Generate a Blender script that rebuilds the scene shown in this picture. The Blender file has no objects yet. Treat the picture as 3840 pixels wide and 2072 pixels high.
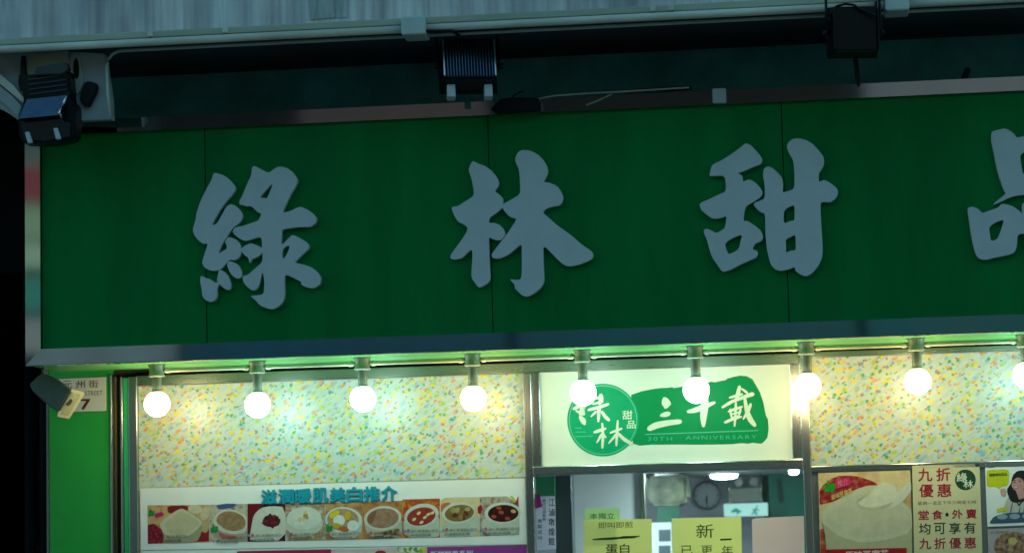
import bpy, bmesh, math, random
from mathutils import Vector, Matrix
from math import radians, cos, sin, pi
random.seed(7)
scene = bpy.context.scene
COL = scene.collection

# ------------------------------------------------------------------ camera
FPX, YAW, PITCH, ROLL = 9000.0, 0.11513, 0.10917, -0.02551      # focal length in photo pixels
SY = -0.62                                                     # front of the sign; the shop wall is y = 0
CAM = Vector((0.0, SY - 10.8, 1.9))
fw = Vector((-sin(YAW)*cos(PITCH), cos(YAW)*cos(PITCH), sin(PITCH)))
r0 = Vector((cos(YAW), sin(YAW), 0)); u0 = r0.cross(fw)
RT = cos(ROLL)*r0 + sin(ROLL)*u0; UP = -sin(ROLL)*r0 + cos(ROLL)*u0
cam = bpy.data.cameras.new('camera'); camo = bpy.data.objects.new('camera', cam); COL.objects.link(camo)
cam.sensor_width = 36; cam.lens = FPX/3840*36; cam.clip_start = .1; cam.clip_end = 2000
camo.matrix_world = Matrix.Translation(CAM) @ Matrix((RT, UP, -fw)).transposed().to_4x4()
cam.dof.use_dof = True; cam.dof.focus_distance = 10.7; cam.dof.aperture_fstop = 2.2
scene.camera = camo

# ------------------------------------------------------------------ sky (dusk, no direct sun)
world = bpy.data.worlds.new('World'); scene.world = world; world.use_nodes = True
nt = world.node_tree; nt.nodes.clear()
sky = nt.nodes.new('ShaderNodeTexSky'); sky.sky_type = 'NISHITA'; sky.sun_disc = False
sky.sun_elevation = radians(9.0); sky.sun_rotation = radians(20); sky.altitude = 10; sky.ozone_density = 3.0
bg = nt.nodes.new('ShaderNodeBackground'); bg.inputs['Strength'].default_value = 0.15
mx = nt.nodes.new('ShaderNodeMix'); mx.data_type = 'RGBA'; mx.blend_type = 'MULTIPLY'; mx.inputs[0].default_value = 1
mx.inputs[7].default_value = (0.74, 1.0, 0.76, 1)
out = nt.nodes.new('ShaderNodeOutputWorld')
nt.links.new(sky.outputs[0], mx.inputs[6]); nt.links.new(mx.outputs[2], bg.inputs['Color']); nt.links.new(bg.outputs[0], out.inputs[0])
vs = scene.view_settings; vs.view_transform = 'Standard'; vs.look = 'None'; vs.gamma = 1; vs.exposure = 1.5
vs.use_curve_mapping = False

# ------------------------------------------------------------------ helpers: photo pixel -> point on the plane y = Y
def P(x, y, Y):
    d = RT*(x-1920) - UP*(y-1036) + fw*FPX
    return CAM + d*((Y-CAM.y)/d.y)
def ZL(pts, Y): return sum(P(x, y, Y).z for x, y in pts)/len(pts)
def XL(pts, Y): return sum(P(x, y, Y).x for x, y in pts)/len(pts)
def crop(ox, oy, s): return lambda u, v: (ox+u/s, oy+v/s)
C1 = crop(0, 1200, 1.594); C2 = crop(900, 1200, 1.5936); C3 = crop(1940, 1200, 1.5936); C4 = crop(2880, 1200, 1.594)
T1 = crop(0, 0, 2.482); T2 = crop(960, 0, 2.482); T3 = crop(1920, 0, 2.482); T4 = crop(2880, 0, 2.482)

# ------------------------------------------------------------------ materials
MATS = {}
def mat(name, base, rough=.5, metal=0, var=.12, scale=6, bump=0, bscale=60, coat=0, emit=None, es=0, spec=.5, streak=None, aniso=0):
    if name in MATS: return MATS[name]
    m = bpy.data.materials.new(name); m.use_nodes = True; n = m.node_tree.nodes; l = m.node_tree.links
    b = n['Principled BSDF']; b.inputs['Roughness'].default_value = rough; b.inputs['Metallic'].default_value = metal
    b.inputs['Coat Weight'].default_value = coat; b.inputs['Coat Roughness'].default_value = .12
    b.inputs['Specular IOR Level'].default_value = spec
    tc = n.new('ShaderNodeTexCoord'); mp = n.new('ShaderNodeMapping'); l.new(tc.outputs['Object'], mp.inputs[0])
    if streak: mp.inputs['Scale'].default_value = streak
    no = n.new('ShaderNodeTexNoise'); no.inputs['Scale'].default_value = scale; no.inputs['Detail'].default_value = 6
    no.inputs['Roughness'].default_value = .65
    l.new(mp.outputs[0], no.inputs['Vector'])
    cr = n.new('ShaderNodeValToRGB'); e = cr.color_ramp.elements
    e[0].position = .32; e[1].position = .68
    e[0].color = [max(0, c*(1-var)) for c in base]+[1]; e[1].color = [min(1, c*(1+var*.6)) for c in base]+[1]
    l.new(no.outputs[0], cr.inputs[0]); l.new(cr.outputs[0], b.inputs['Base Color'])
    mr = n.new('ShaderNodeMapRange'); mr.inputs[1].default_value = .3; mr.inputs[2].default_value = .7
    mr.inputs[3].default_value = max(.02, rough*.85); mr.inputs[4].default_value = min(1, rough*1.2)
    l.new(no.outputs[0], mr.inputs[0]); l.new(mr.outputs[0], b.inputs['Roughness'])
    if bump:
        n2 = n.new('ShaderNodeTexNoise'); n2.inputs['Scale'].default_value = bscale; n2.inputs['Detail'].default_value = 4
        l.new(mp.outputs[0], n2.inputs['Vector'])
        bp = n.new('ShaderNodeBump'); bp.inputs['Strength'].default_value = bump; bp.inputs['Distance'].default_value = .01
        l.new(n2.outputs[0], bp.inputs['Height']); l.new(bp.outputs[0], b.inputs['Normal'])
    if emit:
        b.inputs['Emission Color'].default_value = (*emit, 1); b.inputs['Emission Strength'].default_value = es
    MATS[name] = m
    return m
def ink(rgb, name=None): # matt print colour, given as sRGB 0-255
    lin = tuple((c/255/12.92) if c <= 10 else ((c/255+.055)/1.055)**2.4 for c in rgb)
    return mat(name or 'ink_%d_%d_%d' % tuple(rgb), lin, .45, var=.10, scale=30)
def confetti(name='confetti_laminate'):
    """pale laminate printed with slanted coloured flecks"""
    if name in MATS: return MATS[name]
    m = bpy.data.materials.new(name); m.use_nodes = True; n = m.node_tree.nodes; l = m.node_tree.links
    b = n['Principled BSDF']; b.inputs['Roughness'].default_value = .36; b.inputs['Coat Weight'].default_value = .2; b.inputs['Coat Roughness'].default_value = .34
    tc = n.new('ShaderNodeTexCoord')
    def mapped(rot, sc, off):
        m1 = n.new('ShaderNodeMapping'); m1.inputs['Rotation'].default_value = (0, rot, 0); m1.inputs['Location'].default_value = (off*1.37, 0, off*.71)
        l.new(tc.outputs['Object'], m1.inputs[0])
        m2 = n.new('ShaderNodeMapping'); m2.inputs['Scale'].default_value = (sc[0], 0, sc[1]); l.new(m1.outputs[0], m2.inputs[0])
        return m2.outputs[0]
    # faint slanted brushwork in the ground
    nz = n.new('ShaderNodeTexNoise'); nz.inputs['Scale'].default_value = 40; nz.inputs['Detail'].default_value = 3
    l.new(mapped(.6, (.35, 1.6), 0), nz.inputs[0])
    cr0 = n.new('ShaderNodeValToRGB'); cr0.color_ramp.elements[0].position = .38; cr0.color_ramp.elements[1].position = .62
    cr0.color_ramp.elements[0].color = (.50, .58, .56, 1); cr0.color_ramp.elements[1].color = (.60, .66, .59, 1)
    l.new(nz.outputs[0], cr0.inputs[0]); prev = cr0.outputs[0]
    Yl, Or, Gr, Lg, Bl, Pu, Rd, Dk = (.82, .66, .03), (.80, .32, .06), (.04, .36, .09), (.40, .56, .07), (.22, .46, .58), (.30, .24, .42), (.66, .15, .07), (.05, .08, .07)
    layers = [ # scale, stretch, rot, threshold, soft, keep, opacity, palette
        (40, (.62, 1.0), .7, .50, .2, .74, .66, [Yl, Lg, Bl, Yl, Lg, Yl, Bl, Or]),
        (45, (.60, 1.05), .55, .46, .17, .64, .84, [Or, Yl, Lg, Yl, Or, Yl, Lg, Bl]),
        (42, (.8, 1.0), .9, .38, .12, .46, .9, [Yl, Gr, Or, Gr, Yl, Pu, Lg]),
        (56, (.8, 1.0), -.5, .38, .12, .30, .82, [Gr, Rd, Or, Pu, Gr, Yl]),
        (34, (.45, 2.2), .62, .20, .06, .5, .80, [Dk, Pu, Dk, Rd, Gr])]
    for li, (sc, stz, rot, thr, soft, keep, op, pal) in enumerate(layers):
        vec = mapped(rot, stz, li+1)
        nz = n.new('ShaderNodeTexNoise'); nz.inputs['Scale'].default_value = 60; l.new(vec, nz.inputs[0])
        ad = n.new('ShaderNodeVectorMath'); ad.operation = 'MULTIPLY_ADD'
        l.new(nz.outputs['Color'], ad.inputs[0]); ad.inputs[1].default_value = (.010, 0, .010); l.new(vec, ad.inputs[2])
        v = n.new('ShaderNodeTexVoronoi'); v.inputs['Scale'].default_value = sc; l.new(ad.outputs[0], v.inputs['Vector'])
        mr = n.new('ShaderNodeMapRange'); mr.inputs[1].default_value = thr; mr.inputs[2].default_value = thr-soft
        mr.inputs[3].default_value = 0; mr.inputs[4].default_value = op; l.new(v.outputs['Distance'], mr.inputs[0])
        sp = n.new('ShaderNodeSeparateColor'); l.new(v.outputs['Color'], sp.inputs[0])
        lt = n.new('ShaderNodeMath'); lt.operation = 'LESS_THAN'; lt.inputs[1].default_value = keep; l.new(sp.outputs[1], lt.inputs[0])
        mu = n.new('ShaderNodeMath'); mu.operation = 'MULTIPLY'; l.new(mr.outputs[0], mu.inputs[0]); l.new(lt.outputs[0], mu.inputs[1])
        cr = n.new('ShaderNodeValToRGB'); cr.color_ramp.interpolation = 'CONSTANT'; els = cr.color_ramp.elements
        for k, c in enumerate(pal):
            e = els[k] if k < 2 else els.new(k/len(pal))
            e.position = k/len(pal); e.color = (*c, 1)
        l.new(sp.outputs[0], cr.inputs[0])
        mix = n.new('ShaderNodeMix'); mix.data_type = 'RGBA'; l.new(mu.outputs[0], mix.inputs[0])
        l.new(prev, mix.inputs[6]); l.new(cr.outputs[0], mix.inputs[7]); prev = mix.outputs[2]
    l.new(prev, b.inputs['Base Color'])
    MATS[name] = m
    return m
def stained(name):
    """grimy painted concrete with run-down streaks and blotches"""
    m = mat(name, (.96, .82, .81), .85, 0, .3, 7, .35, 60, streak=(1.6, 1, .12)); n = m.node_tree.nodes; l = m.node_tree.links; b = n['Principled BSDF']
    src = b.inputs['Base Color'].links[0].from_socket; tc = n.new('ShaderNodeTexCoord')
    for sc, stz, lo, hi, dark in ((3.2, (1, 1, .10), .36, .66, (.22, .23, .30)), (14, (1, 1, .07), .40, .68, (.34, .36, .46)), (46, (1, 1, .05), .45, .72, (.50, .50, .58)), (5, (1, 1, 1), .42, .75, (.62, .60, .66))):
        mp = n.new('ShaderNodeMapping'); mp.inputs['Scale'].default_value = stz; mp.inputs['Location'].default_value = (sc, 0, 0); l.new(tc.outputs['Object'], mp.inputs[0])
        no = n.new('ShaderNodeTexNoise'); no.inputs['Scale'].default_value = sc; no.inputs['Detail'].default_value = 5; l.new(mp.outputs[0], no.inputs[0])
        cr = n.new('ShaderNodeValToRGB'); cr.color_ramp.elements[0].position = lo; cr.color_ramp.elements[1].position = hi
        cr.color_ramp.elements[0].color = (1, 1, 1, 1); cr.color_ramp.elements[1].color = (*dark, 1); l.new(no.outputs[0], cr.inputs[0])
        mx_ = n.new('ShaderNodeMix'); mx_.data_type = 'RGBA'; mx_.blend_type = 'MULTIPLY'; mx_.inputs[0].default_value = .44
        l.new(src, mx_.inputs[6]); l.new(cr.outputs[0], mx_.inputs[7]); src = mx_.outputs[2]
    l.new(src, b.inputs['Base Color'])
    return m
def glassmat():
    m = bpy.data.materials.new('window_glass'); m.use_nodes = True; n = m.node_tree.nodes; l = m.node_tree.links
    n.remove(n['Principled BSDF']); o = n['Material Output']
    t = n.new('ShaderNodeBsdfTransparent'); t.inputs[0].default_value = (.9, .97, .95, 1)
    g = n.new('ShaderNodeBsdfGlossy'); g.inputs['Roughness'].default_value = .03
    lw = n.new('ShaderNodeLayerWeight'); pw = n.new('ShaderNodeMath'); pw.operation = 'POWER'; pw.inputs[1].default_value = 5
    f = n.new('ShaderNodeMapRange'); f.inputs[3].default_value = .04; f.inputs[4].default_value = .9
    l.new(lw.outputs['Facing'], pw.inputs[0]); l.new(pw.outputs[0], f.inputs[0])
    mi = n.new('ShaderNodeMixShader'); l.new(f.outputs[0], mi.inputs[0]); l.new(t.outputs[0], mi.inputs[1]); l.new(g.outputs[0], mi.inputs[2]); l.new(mi.outputs[0], o.inputs[0])
    return m
def emitter(name, col, s, base=.8):
    m = bpy.data.materials.new(name); m.use_nodes = True; n = m.node_tree.nodes; l = m.node_tree.links
    b = n['Principled BSDF']; b.inputs['Base Color'].default_value = (base, base, base, 1); b.inputs['Emission Color'].default_value = (*col, 1); b.inputs['Emission Strength'].default_value = s
    MATS[name] = m
    return m
STEEL = mat('brushed_steel', (.46, .48, .46), .28, 1, .10, 8, .05, 200, streak=(1, 1, .08))
STEELH = mat('brushed_steel_rail', (.46, .48, .46), .26, 1, .10, 8, .05, 200, streak=(.08, 1, 1))
CHROME = mat('polished_steel_frame', (.60, .62, .63), .05, 1, .06, 5, .012, 2)
GREEN = mat('sign_green_acrylic', (.0006, .185, .040), .5, 0, .18, 3, .0, spec=.10, streak=(1.4, 1, .22))
SOFFIT = mat('green_painted_underside', (.11, .42, .11), .5, 0, .15, 5)
PILLAR = mat('green_laminate', (.022, .38, .05), .42, 0, .10, 4, .03, 30)
LETTER = mat('pale_grey_letter', (.60, .62, .64), .5, 0, .05, 8)
CONC = stained('stained_painted_concrete')
PLATE = mat('painted_end_plate', (.40, .44, .46), .7, 0, .2, 5)
DARKW = mat('grimy_dark_wall', (.06, .32, .36), .85, 0, .35, 4, .3, 20)
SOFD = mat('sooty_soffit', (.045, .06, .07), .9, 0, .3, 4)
PIPE = mat('pale_painted_pipe', (.70, .66, .58), .5, 0, .32, 5, .15, 30, streak=(.3, 1, 1))
TRUNK = mat('yellowed_trunking', (.46, .47, .36), .55, 0, .25, 5, streak=(.25, 1, 1))
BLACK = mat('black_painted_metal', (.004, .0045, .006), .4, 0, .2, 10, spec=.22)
BLACKG = mat('dark_glossy_aluminium', (.10, .14, .20), .25, 1, .2, 10)
MIRROR = mat('bright_strip', (.62, .66, .68), .2, 1, .05)
TAB = mat('pale_clip', (.55, .55, .60), .5, 0, .1)
GREYP = mat('grey_lamp_housing', (.15, .16, .125), .6, 0, .2, 12, spec=.2)
CREAM = mat('cream_bezel', (.62, .60, .36), .5, 0, .1)
SOCK = mat('ceramic_lampholder', (.30, .34, .27), .45, 0, .2, 30)
COND = mat('cream_conduit', (.62, .62, .46), .45, 0, .12, 20)
WHITEB = mat('cream_white_acrylic', (.78, .79, .66), .35, 0, .04, 3, coat=.2)
PAPERW = mat('white_print_board', (.84, .85, .82), .4, 0, .05, 4, coat=.15)
GLASS = glassmat()

def gsm(name, cols, scale, rough=.4):
    m = bpy.data.materials.new(name); m.use_nodes = True; n = m.node_tree.nodes; l = m.node_tree.links; b = n['Principled BSDF']; b.inputs['Roughness'].default_value = rough
    tc = n.new('ShaderNodeTexCoord'); no = n.new('ShaderNodeTexNoise'); no.inputs['Scale'].default_value = scale; no.inputs['Detail'].default_value = 5
    l.new(tc.outputs['Object'], no.inputs[0]); cr = n.new('ShaderNodeValToRGB')
    for k, c in enumerate(cols):
        e = cr.color_ramp.elements[k] if k < 2 else cr.color_ramp.elements.new(.5)
        e.position = .32+.36*k/(len(cols)-1); e.color = (*[((q/255)**2.2) for q in c], 1)
    l.new(no.outputs[0], cr.inputs[0]); l.new(cr.outputs[0], b.inputs['Base Color']); MATS[name] = m
    return m
def paper(name, base, back=.45):
    m = mat(name, base, .6, 0, .05, 3, .12, 4); n = m.node_tree.nodes; l = m.node_tree.links
    o = n['Material Output']; b = n['Principled BSDF']; t = n.new('ShaderNodeBsdfTranslucent'); t.inputs[0].default_value = (*base, 1)
    x = n.new('ShaderNodeMixShader'); x.inputs[0].default_value = back
    l.new(b.outputs[0], x.inputs[1]); l.new(t.outputs[0], x.inputs[2]); l.new(x.outputs[0], o.inputs[0])
    return m
# ------------------------------------------------------------------ object helpers
SHEET = {}      # thing -> the part its print lies on
def link(o, parent=None):
    COL.objects.link(o)
    if parent is not None and parent.name in SHEET: parent = SHEET[parent.name]
    if parent is not None: o.parent = parent
    return o
ORG = {}
def origin(o): return ORG.get(o.name, Vector((0, 0, 0)))
def thing(name, label, cat, loc, group=None):
    o = bpy.data.objects.new(name, None); link(o); o.location = loc; o.empty_display_size = .05
    o['label'] = label; o['category'] = cat
    if group: o['group'] = group
    ORG[o.name] = Vector(loc)
    return o
def tag(o, label, cat, group=None):
    o['label'] = label; o['category'] = cat
    if group: o['group'] = group
    return o
def from_bm(name, bm, m, parent=None, smooth=False, label=None):
    """bm is in world coordinates; the object sits at its parent's origin"""
    me = bpy.data.meshes.new(name)
    off = origin(parent) if parent is not None else None
    if parent is None:
        vv = [v.co for v in bm.verts]
        off = Vector((sum(v.x for v in vv)/len(vv), sum(v.y for v in vv)/len(vv), min(v.z for v in vv)))
    bmesh.ops.translate(bm, verts=bm.verts, vec=-off)
    bmesh.ops.recalc_face_normals(bm, faces=bm.faces)
    bm.to_mesh(me); bm.free(); me.materials.append(m)
    if smooth:
        for p in me.polygons: p.use_smooth = True
    o = bpy.data.objects.new(name, me); link(o, parent)
    ORG[o.name] = off
    if parent is None: o.location = off
    if label: o['label'] = label
    return o
def add_box(bm, x0, x1, y0, y1, z0, z1, bev=0):
    r = bmesh.ops.create_cube(bm, size=1)
    for v in r['verts']:
        v.co = Vector(((x0+x1)/2+v.co.x*(x1-x0), (y0+y1)/2+v.co.y*(y1-y0), (z0+z1)/2+v.co.z*(z1-z0)))
    if bev:
        es = set(e for v in r['verts'] for e in v.link_edges)
        bmesh.ops.bevel(bm, geom=list(es), offset=bev, segments=2, affect='EDGES', profile=.5)
def box(name, x0, x1, y0, y1, z0, z1, m, parent=None, bev=0, label=None):
    bm = bmesh.new(); add_box(bm, min(x0, x1), max(x0, x1), min(y0, y1), max(y0, y1), min(z0, z1), max(z0, z1), bev)
    return from_bm(name, bm, m, parent, label=label)
def add_prism(bm, pts, Y, th):
    """polygon of photo pixels on the plane Y, extruded back by th"""
    f = [bm.verts.new(P(x, y, Y)) for x, y in pts]
    b = [bm.verts.new(v.co+Vector((0, th, 0))) for v in f]
    n = len(f)
    bm.faces.new(f); bm.faces.new(b[::-1])
    for i in range(n): bm.faces.new((f[i], b[i], b[(i+1) % n], f[(i+1) % n]))
def prism(name, pts, Y, th, m, parent=None, bev=0, label=None):
    bm = bmesh.new(); add_prism(bm, pts, Y, th)
    if bev: bmesh.ops.bevel(bm, geom=bm.edges[:], offset=bev, segments=2, affect='EDGES')
    return from_bm(name, bm, m, parent, label=label)
def add_tube(bm, pts, r, seg=10, cap=True):
    pts = [Vector(p) for p in pts]; rings = []
    rr = r if isinstance(r, (list, tuple)) else [r]*len(pts)
    for i, p in enumerate(pts):
        t = (pts[min(i+1, len(pts)-1)]-pts[max(i-1, 0)]).normalized()
        a = t.cross(Vector((0, 0, 1)) if abs(t.z) < .9 else Vector((1, 0, 0))).normalized(); b = t.cross(a)
        rings.append([bm.verts.new(p+a*cos(2*pi*k/seg)*rr[i]+b*sin(2*pi*k/seg)*rr[i]) for k in range(seg)])
    for i in range(len(rings)-1):
        for k in range(seg): bm.faces.new((rings[i][k], rings[i][(k+1) % seg], rings[i+1][(k+1) % seg], rings[i+1][k]))
    if cap: bm.faces.new(rings[0][::-1]); bm.faces.new(rings[-1])
def tube(name, pts, r, m, parent=None, seg=10, label=None):
    bm = bmesh.new(); add_tube(bm, pts, r, seg)
    return from_bm(name, bm, m, parent, True, label)
def add_lathe(bm, prof, c, seg=24):
    """prof: (radius, z) from top to bottom round a vertical axis through c"""
    rings = []
    for r, z in prof:
        if r < 1e-6: rings.append([bm.verts.new((c[0], c[1], c[2]+z))])
        else: rings.append([bm.verts.new((c[0]+r*cos(2*pi*k/seg), c[1]+r*sin(2*pi*k/seg), c[2]+z)) for k in range(seg)])
    for a, b in zip(rings, rings[1:]):
        for k in range(seg):
            k2 = (k+1) % seg
            if len(a) == 1 and len(b) == 1: continue
            if len(a) == 1: bm.faces.new((a[0], b[k2], b[k]))
            elif len(b) == 1: bm.faces.new((a[k], a[k2], b[0]))
            else: bm.faces.new((a[k], a[k2], b[k2], b[k]))
def chaikin(pts, it=1, q=.2):
    for _ in range(it):
        o = []
        for i, p in enumerate(pts):
            a = pts[i]; b = pts[(i+1) % len(pts)]
            o += [(a[0]+(b[0]-a[0])*q, a[1]+(b[1]-a[1])*q), (b[0]+(a[0]-b[0])*q, b[1]+(a[1]-b[1])*q)]
        pts = o
    return pts
def curve_obj(name, loops, Y, th, m, parent, smooth=0, label=None, bev=0):
    """closed pixel loops (even-odd holes) on plane Y; th = thickness towards the viewer"""
    cu = bpy.data.curves.new(name, 'CURVE'); cu.dimensions = '2D'; cu.fill_mode = 'BOTH' if th else 'FRONT'
    for lp in loops:
        if smooth: lp = chaikin(lp, smooth)
        s = cu.splines.new('POLY'); s.points.add(len(lp)-1); s.use_cyclic_u = True
        for q, (x, y) in zip(s.points, lp):
            p = P(x, y, Y); q.co = (p.x, p.z, 0, 1)
    cu.extrude = th/2; cu.bevel_depth = bev; cu.bevel_resolution = 1
    return curve_to(name, cu, Y-th/2, m, parent, label)
def curve_to(name, cu, Y, m, parent, label=None, fn=None):
    tmp = bpy.data.objects.new('tmp', cu); COL.objects.link(tmp)
    dg = bpy.context.evaluated_depsgraph_get(); dg.update()
    me = bpy.data.meshes.new_from_object(tmp.evaluated_get(dg))
    bpy.data.objects.remove(tmp); bpy.data.curves.remove(cu)
    off = origin(parent)
    for v in me.vertices:
        c = v.co.copy()
        x, z = fn(c.x, c.y) if fn else (c.x, c.y)
        v.co = Vector((x, Y-c.z, z))-off
    me.name = name; me.materials.clear(); me.materials.append(m)
    for p in me.polygons: p.material_index = 0
    o = bpy.data.objects.new(name, me); link(o, parent); ORG[o.name] = off
    if label: o['label'] = label
    return o
LAY = [0]
def text(name, body, TL, TR, BL, Y, m, parent, bold=.012, label=None, th=0, space=1.0):
    """lettering fitted into the pixel parallelogram TL, TR, BL on plane Y; bold = extra stroke width in em"""
    cu = bpy.data.curves.new(name, 'FONT'); cu.body = body; cu.size = 1; cu.space_character = space
    cu.extrude = 0; cu.resolution_u = 3
    tmp = bpy.data.objects.new('tmp', cu); COL.objects.link(tmp)
    dg = bpy.context.evaluated_depsgraph_get(); dg.update()
    me = bpy.data.meshes.new_from_object(tmp.evaluated_get(dg)); bpy.data.objects.remove(tmp); bpy.data.curves.remove(cu)
    xs = [v.co.x for v in me.vertices]; ys = [v.co.y for v in me.vertices]
    x0, x1, y0, y1 = min(xs), max(xs), min(ys), max(ys)
    a, b, c = P(*TL, Y), P(*TR, Y), P(*BL, Y); off = origin(parent)
    sh = [(0, 0)] if bold < .008 else [(bold*cos(q*pi/2+.6), bold*sin(q*pi/2+.6)) for q in range(4)]
    vv, ff = [], []
    for k, (dx, dy) in enumerate(sh):
        n0 = len(vv)
        for v in me.vertices:
            s_ = (v.co.x+dx-x0)/(x1-x0); t = (y1-v.co.y-dy)/max(1e-6, y1-y0)
            q = a+(b-a)*s_+(c-a)*t-off; q.y -= .00012*k; vv.append(q)
        ff += [[n0+i for i in p.vertices] for p in me.polygons]
    me2 = bpy.data.meshes.new(name); me2.from_pydata(vv, [], ff); me2.materials.append(m); bpy.data.meshes.remove(me)
    o = bpy.data.objects.new(name, me2); link(o, parent); ORG[o.name] = off
    if label: o['label'] = label
    return o
def tx(C, u0, v0, u1, v1, slope=-.03):
    """text quad from a crop box: top-left, bottom-right, with the picture's slope"""
    a = C(u0, v0); s = (u1-u0)*slope
    return a, C(u1, v0+s), C(u0+(v1-v0)*.02, v1)
def flat(name, pts, Y, m, parent, label=None, smooth=0):
    """one flat printed shape"""
    if smooth: pts = chaikin(pts, smooth)
    bm = bmesh.new(); vs = [bm.verts.new(P(x, y, Y)) for x, y in pts]
    f = bm.faces.new(vs); bmesh.ops.triangulate(bm, faces=[f])
    return from_bm(name, bm, m, parent, label=label)
def ell(C, u, v, ru, rv, rot=0, n=28, wob=0):
    o = []
    for k in range(n):
        a = 2*pi*k/n; w = 1+wob*random.uniform(-1, 1)
        x = ru*cos(a)*w; y = rv*sin(a)*w
        o.append(C(u+x*cos(rot)-y*sin(rot), v+x*sin(rot)+y*cos(rot)))
    return o
def quad(C, u0, v0, u1, v1, slope=-.03, lean=.02):
    s = (u1-u0)*slope; q = (v1-v0)*lean
    return [C(u0, v0), C(u1, v0+s), C(u1+q, v1+s), C(u0+q, v1)]
def stroke(C, pts, w):
    """brush stroke outline: pts (u, v), w half widths"""
    n = len(pts); w = w if isinstance(w, (list, tuple)) else [w]*n
    L, R = [], []
    for i in range(n):
        a = Vector(pts[max(i-1, 0)]); b = Vector(pts[min(i+1, n-1)]); t = (b-a).normalized(); nn = Vector((-t.y, t.x)); p = Vector(pts[i])
        L.append(tuple(p+nn*w[i])); R.append(tuple(p-nn*w[i]))
        if i == 0: st = tuple(p-t*w[i]*.8)
        if i == n-1: en = tuple(p+t*w[i]*.8)
    return [C(*q) for q in chaikin([st]+L+[en]+R[::-1], 1)]
def strokes(name, C, lst, Y, m, parent, label=None):
    """several brush strokes joined into one character; each 0.15 mm above the last"""
    bm = bmesh.new()
    for i, (pts, w) in enumerate(lst):
        vs = [bm.verts.new(P(x, y, Y-.00015*i)) for x, y in stroke(C, pts, w)]
        f = bm.faces.new(vs); bmesh.ops.triangulate(bm, faces=[f])
    return from_bm(name, bm, m, parent, label=label)

# ------------------------------------------------------------------ key heights and positions read from the photograph
z_gtop = ZL([(288, 505.6), (960, 469), (1920, 421), (2880, 379), (3840, 342.5)], SY)       # green sign face
z_gbot = ZL([(151, 1306.6), (778, 1284.7), (1853.8, 1247), (3040, 1206)], SY)
z_cbot = ZL([(94, 1369), (960, 1344), (1940, 1310), (2880, 1276), (3840, 1239)], SY)       # lower edge of steel frame
z_ctop = z_gtop + .064
x_gl = XL([(149, 930)], SY); x_cl = XL([(93, 960)], SY); x_gr = P(4060, 800, SY).x; x_cr = x_gr+.066
z_ptop = ZL([(527, 1448), (960, 1433), (1960, 1399.5)], 0)                                  # confetti panel
z_pbot = ZL([(524, 1827), (960, 1818), (1967, 1788.6)], 0)
GROUND = 0.0

# ================================================================== SETTING
def struct(o): o['kind'] = 'structure'; return o
asphalt = mat('asphalt', (.05, .05, .05), .8, 0, .3, 3, .3, 80)
paving = mat('grey_paving', (.22, .22, .21), .8, 0, .2, 4, .2, 40)
struct(box('ground', -300, 300, -300, 300, -.5, -.13, mat('dark_ground', (.07, .07, .07), .9)))
struct(box('road', -120, 120, -13.2, -4.2, -.13, -.1, asphalt))
struct(box('pavement', -120, 120, -4.2, 6.5, -.13, 0, paving))
struct(box('far_pavement', -120, 120, -18, -13.2, -.13, 0.0, paving))

# --- buildings across the street: seen only as reflections in the polished sign frame
def far_building(x0, x1, h, wallc, label, fascia, shop, f0=None):
    t = thing('street_building', label, 'building', ((x0+x1)/2, -18, 0), 'buildings across the street')
    box('wall', x0, x1, -24, -18, 0, h, mat('wall_%d' % int(x0), wallc, .85, 0, .25, 1), t)
    box('shop_fascia', f0 or x0+.05, x1-.05, -18, -17.7, 2.9, 3.9, mat('fascia_%d' % int(x0), fascia, .7, spec=.15), t)
    box('shop_shutter', x0+.2, x1-.2, -18, -17.95, 0.1, 2.8, mat('shutter_%d' % int(x0), shop, .5), t)
    for s in range(1, int(h/3.2)):
        for k in range(int((x1-x0)/2.4)):
            xx = x0+.7+k*2.4
            box('window', xx, xx+1.3, -18, -17.96, 2.0+s*3.2-(k % 3 == 1)*.5, 3.5+s*3.2, mat('dark_glass', (.03, .04, .05), .1), t)
far_building(-30, -16.5, 9, (.20, .23, .22), 'grey tenement across the street with blue shop fascia', (.06, .15, .4), (.3, .3, .3))
far_building(-16, -7.5, 12, (.24, .25, .30), 'pale grey tenement across the street with black shop fascia', (.02, .02, .025), (.2, .22, .22))
far_building(-7.4, -3.4, 12, (.012, .07, .13), 'narrow dark blue tenement across the street with pinkish fascia', (.13, .075, .085), (.30, .24, .24), -5.7)
box('shop_fascia', -7.35, -5.75, -18, -17.7, 2.9, 3.9, mat('far_fascia_black', (.012, .012, .015), .7, spec=.1), bpy.data.objects['street_building.002'])
far_building(-3.3, .8, 12, (.010, .075, .12), 'dark slate tenement across the street with black fascia', (.010, .010, .014), (.05, .05, .05))
far_building(.9, 11, 11, (.012, .08, .12), 'dark teal tenement across the street with lavender fascia', (.17, .16, .23), (.40, .36, .36))
far_building(11.3, 26, 9, (.28, .3, .33), 'slate grey tenement across the street with cream fascia', (.7, .65, .45), (.4, .08, .08))
for z0, z1, c, lab in ((6.0, 6.4, (.40, .02, .05), 'red'), (5.55, 5.95, (.40, .46, .30), 'cream'), (5.2, 5.5, (.60, .64, .48), 'off white'), (4.7, 5.1, (.04, .30, .26), 'teal'), (4.2, 4.62, (.45, .38, .40), 'dusty pink')):
    sb = thing('projecting_sign', lab+' signboard on the wall across the street', 'sign', (-5.3, -18, z0), 'signboards across the street')
    box('panel', -6.1, -4.3, -17.75, -17.65, z0, z1, mat('far_sign_'+lab.replace(' ', '_'), c, .5), sb)
    for q in (-5.8, -4.6): box('bracket', q-.03, q+.03, -18, -17.75, z0+.15, z0+.25, BLACK, sb)

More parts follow.
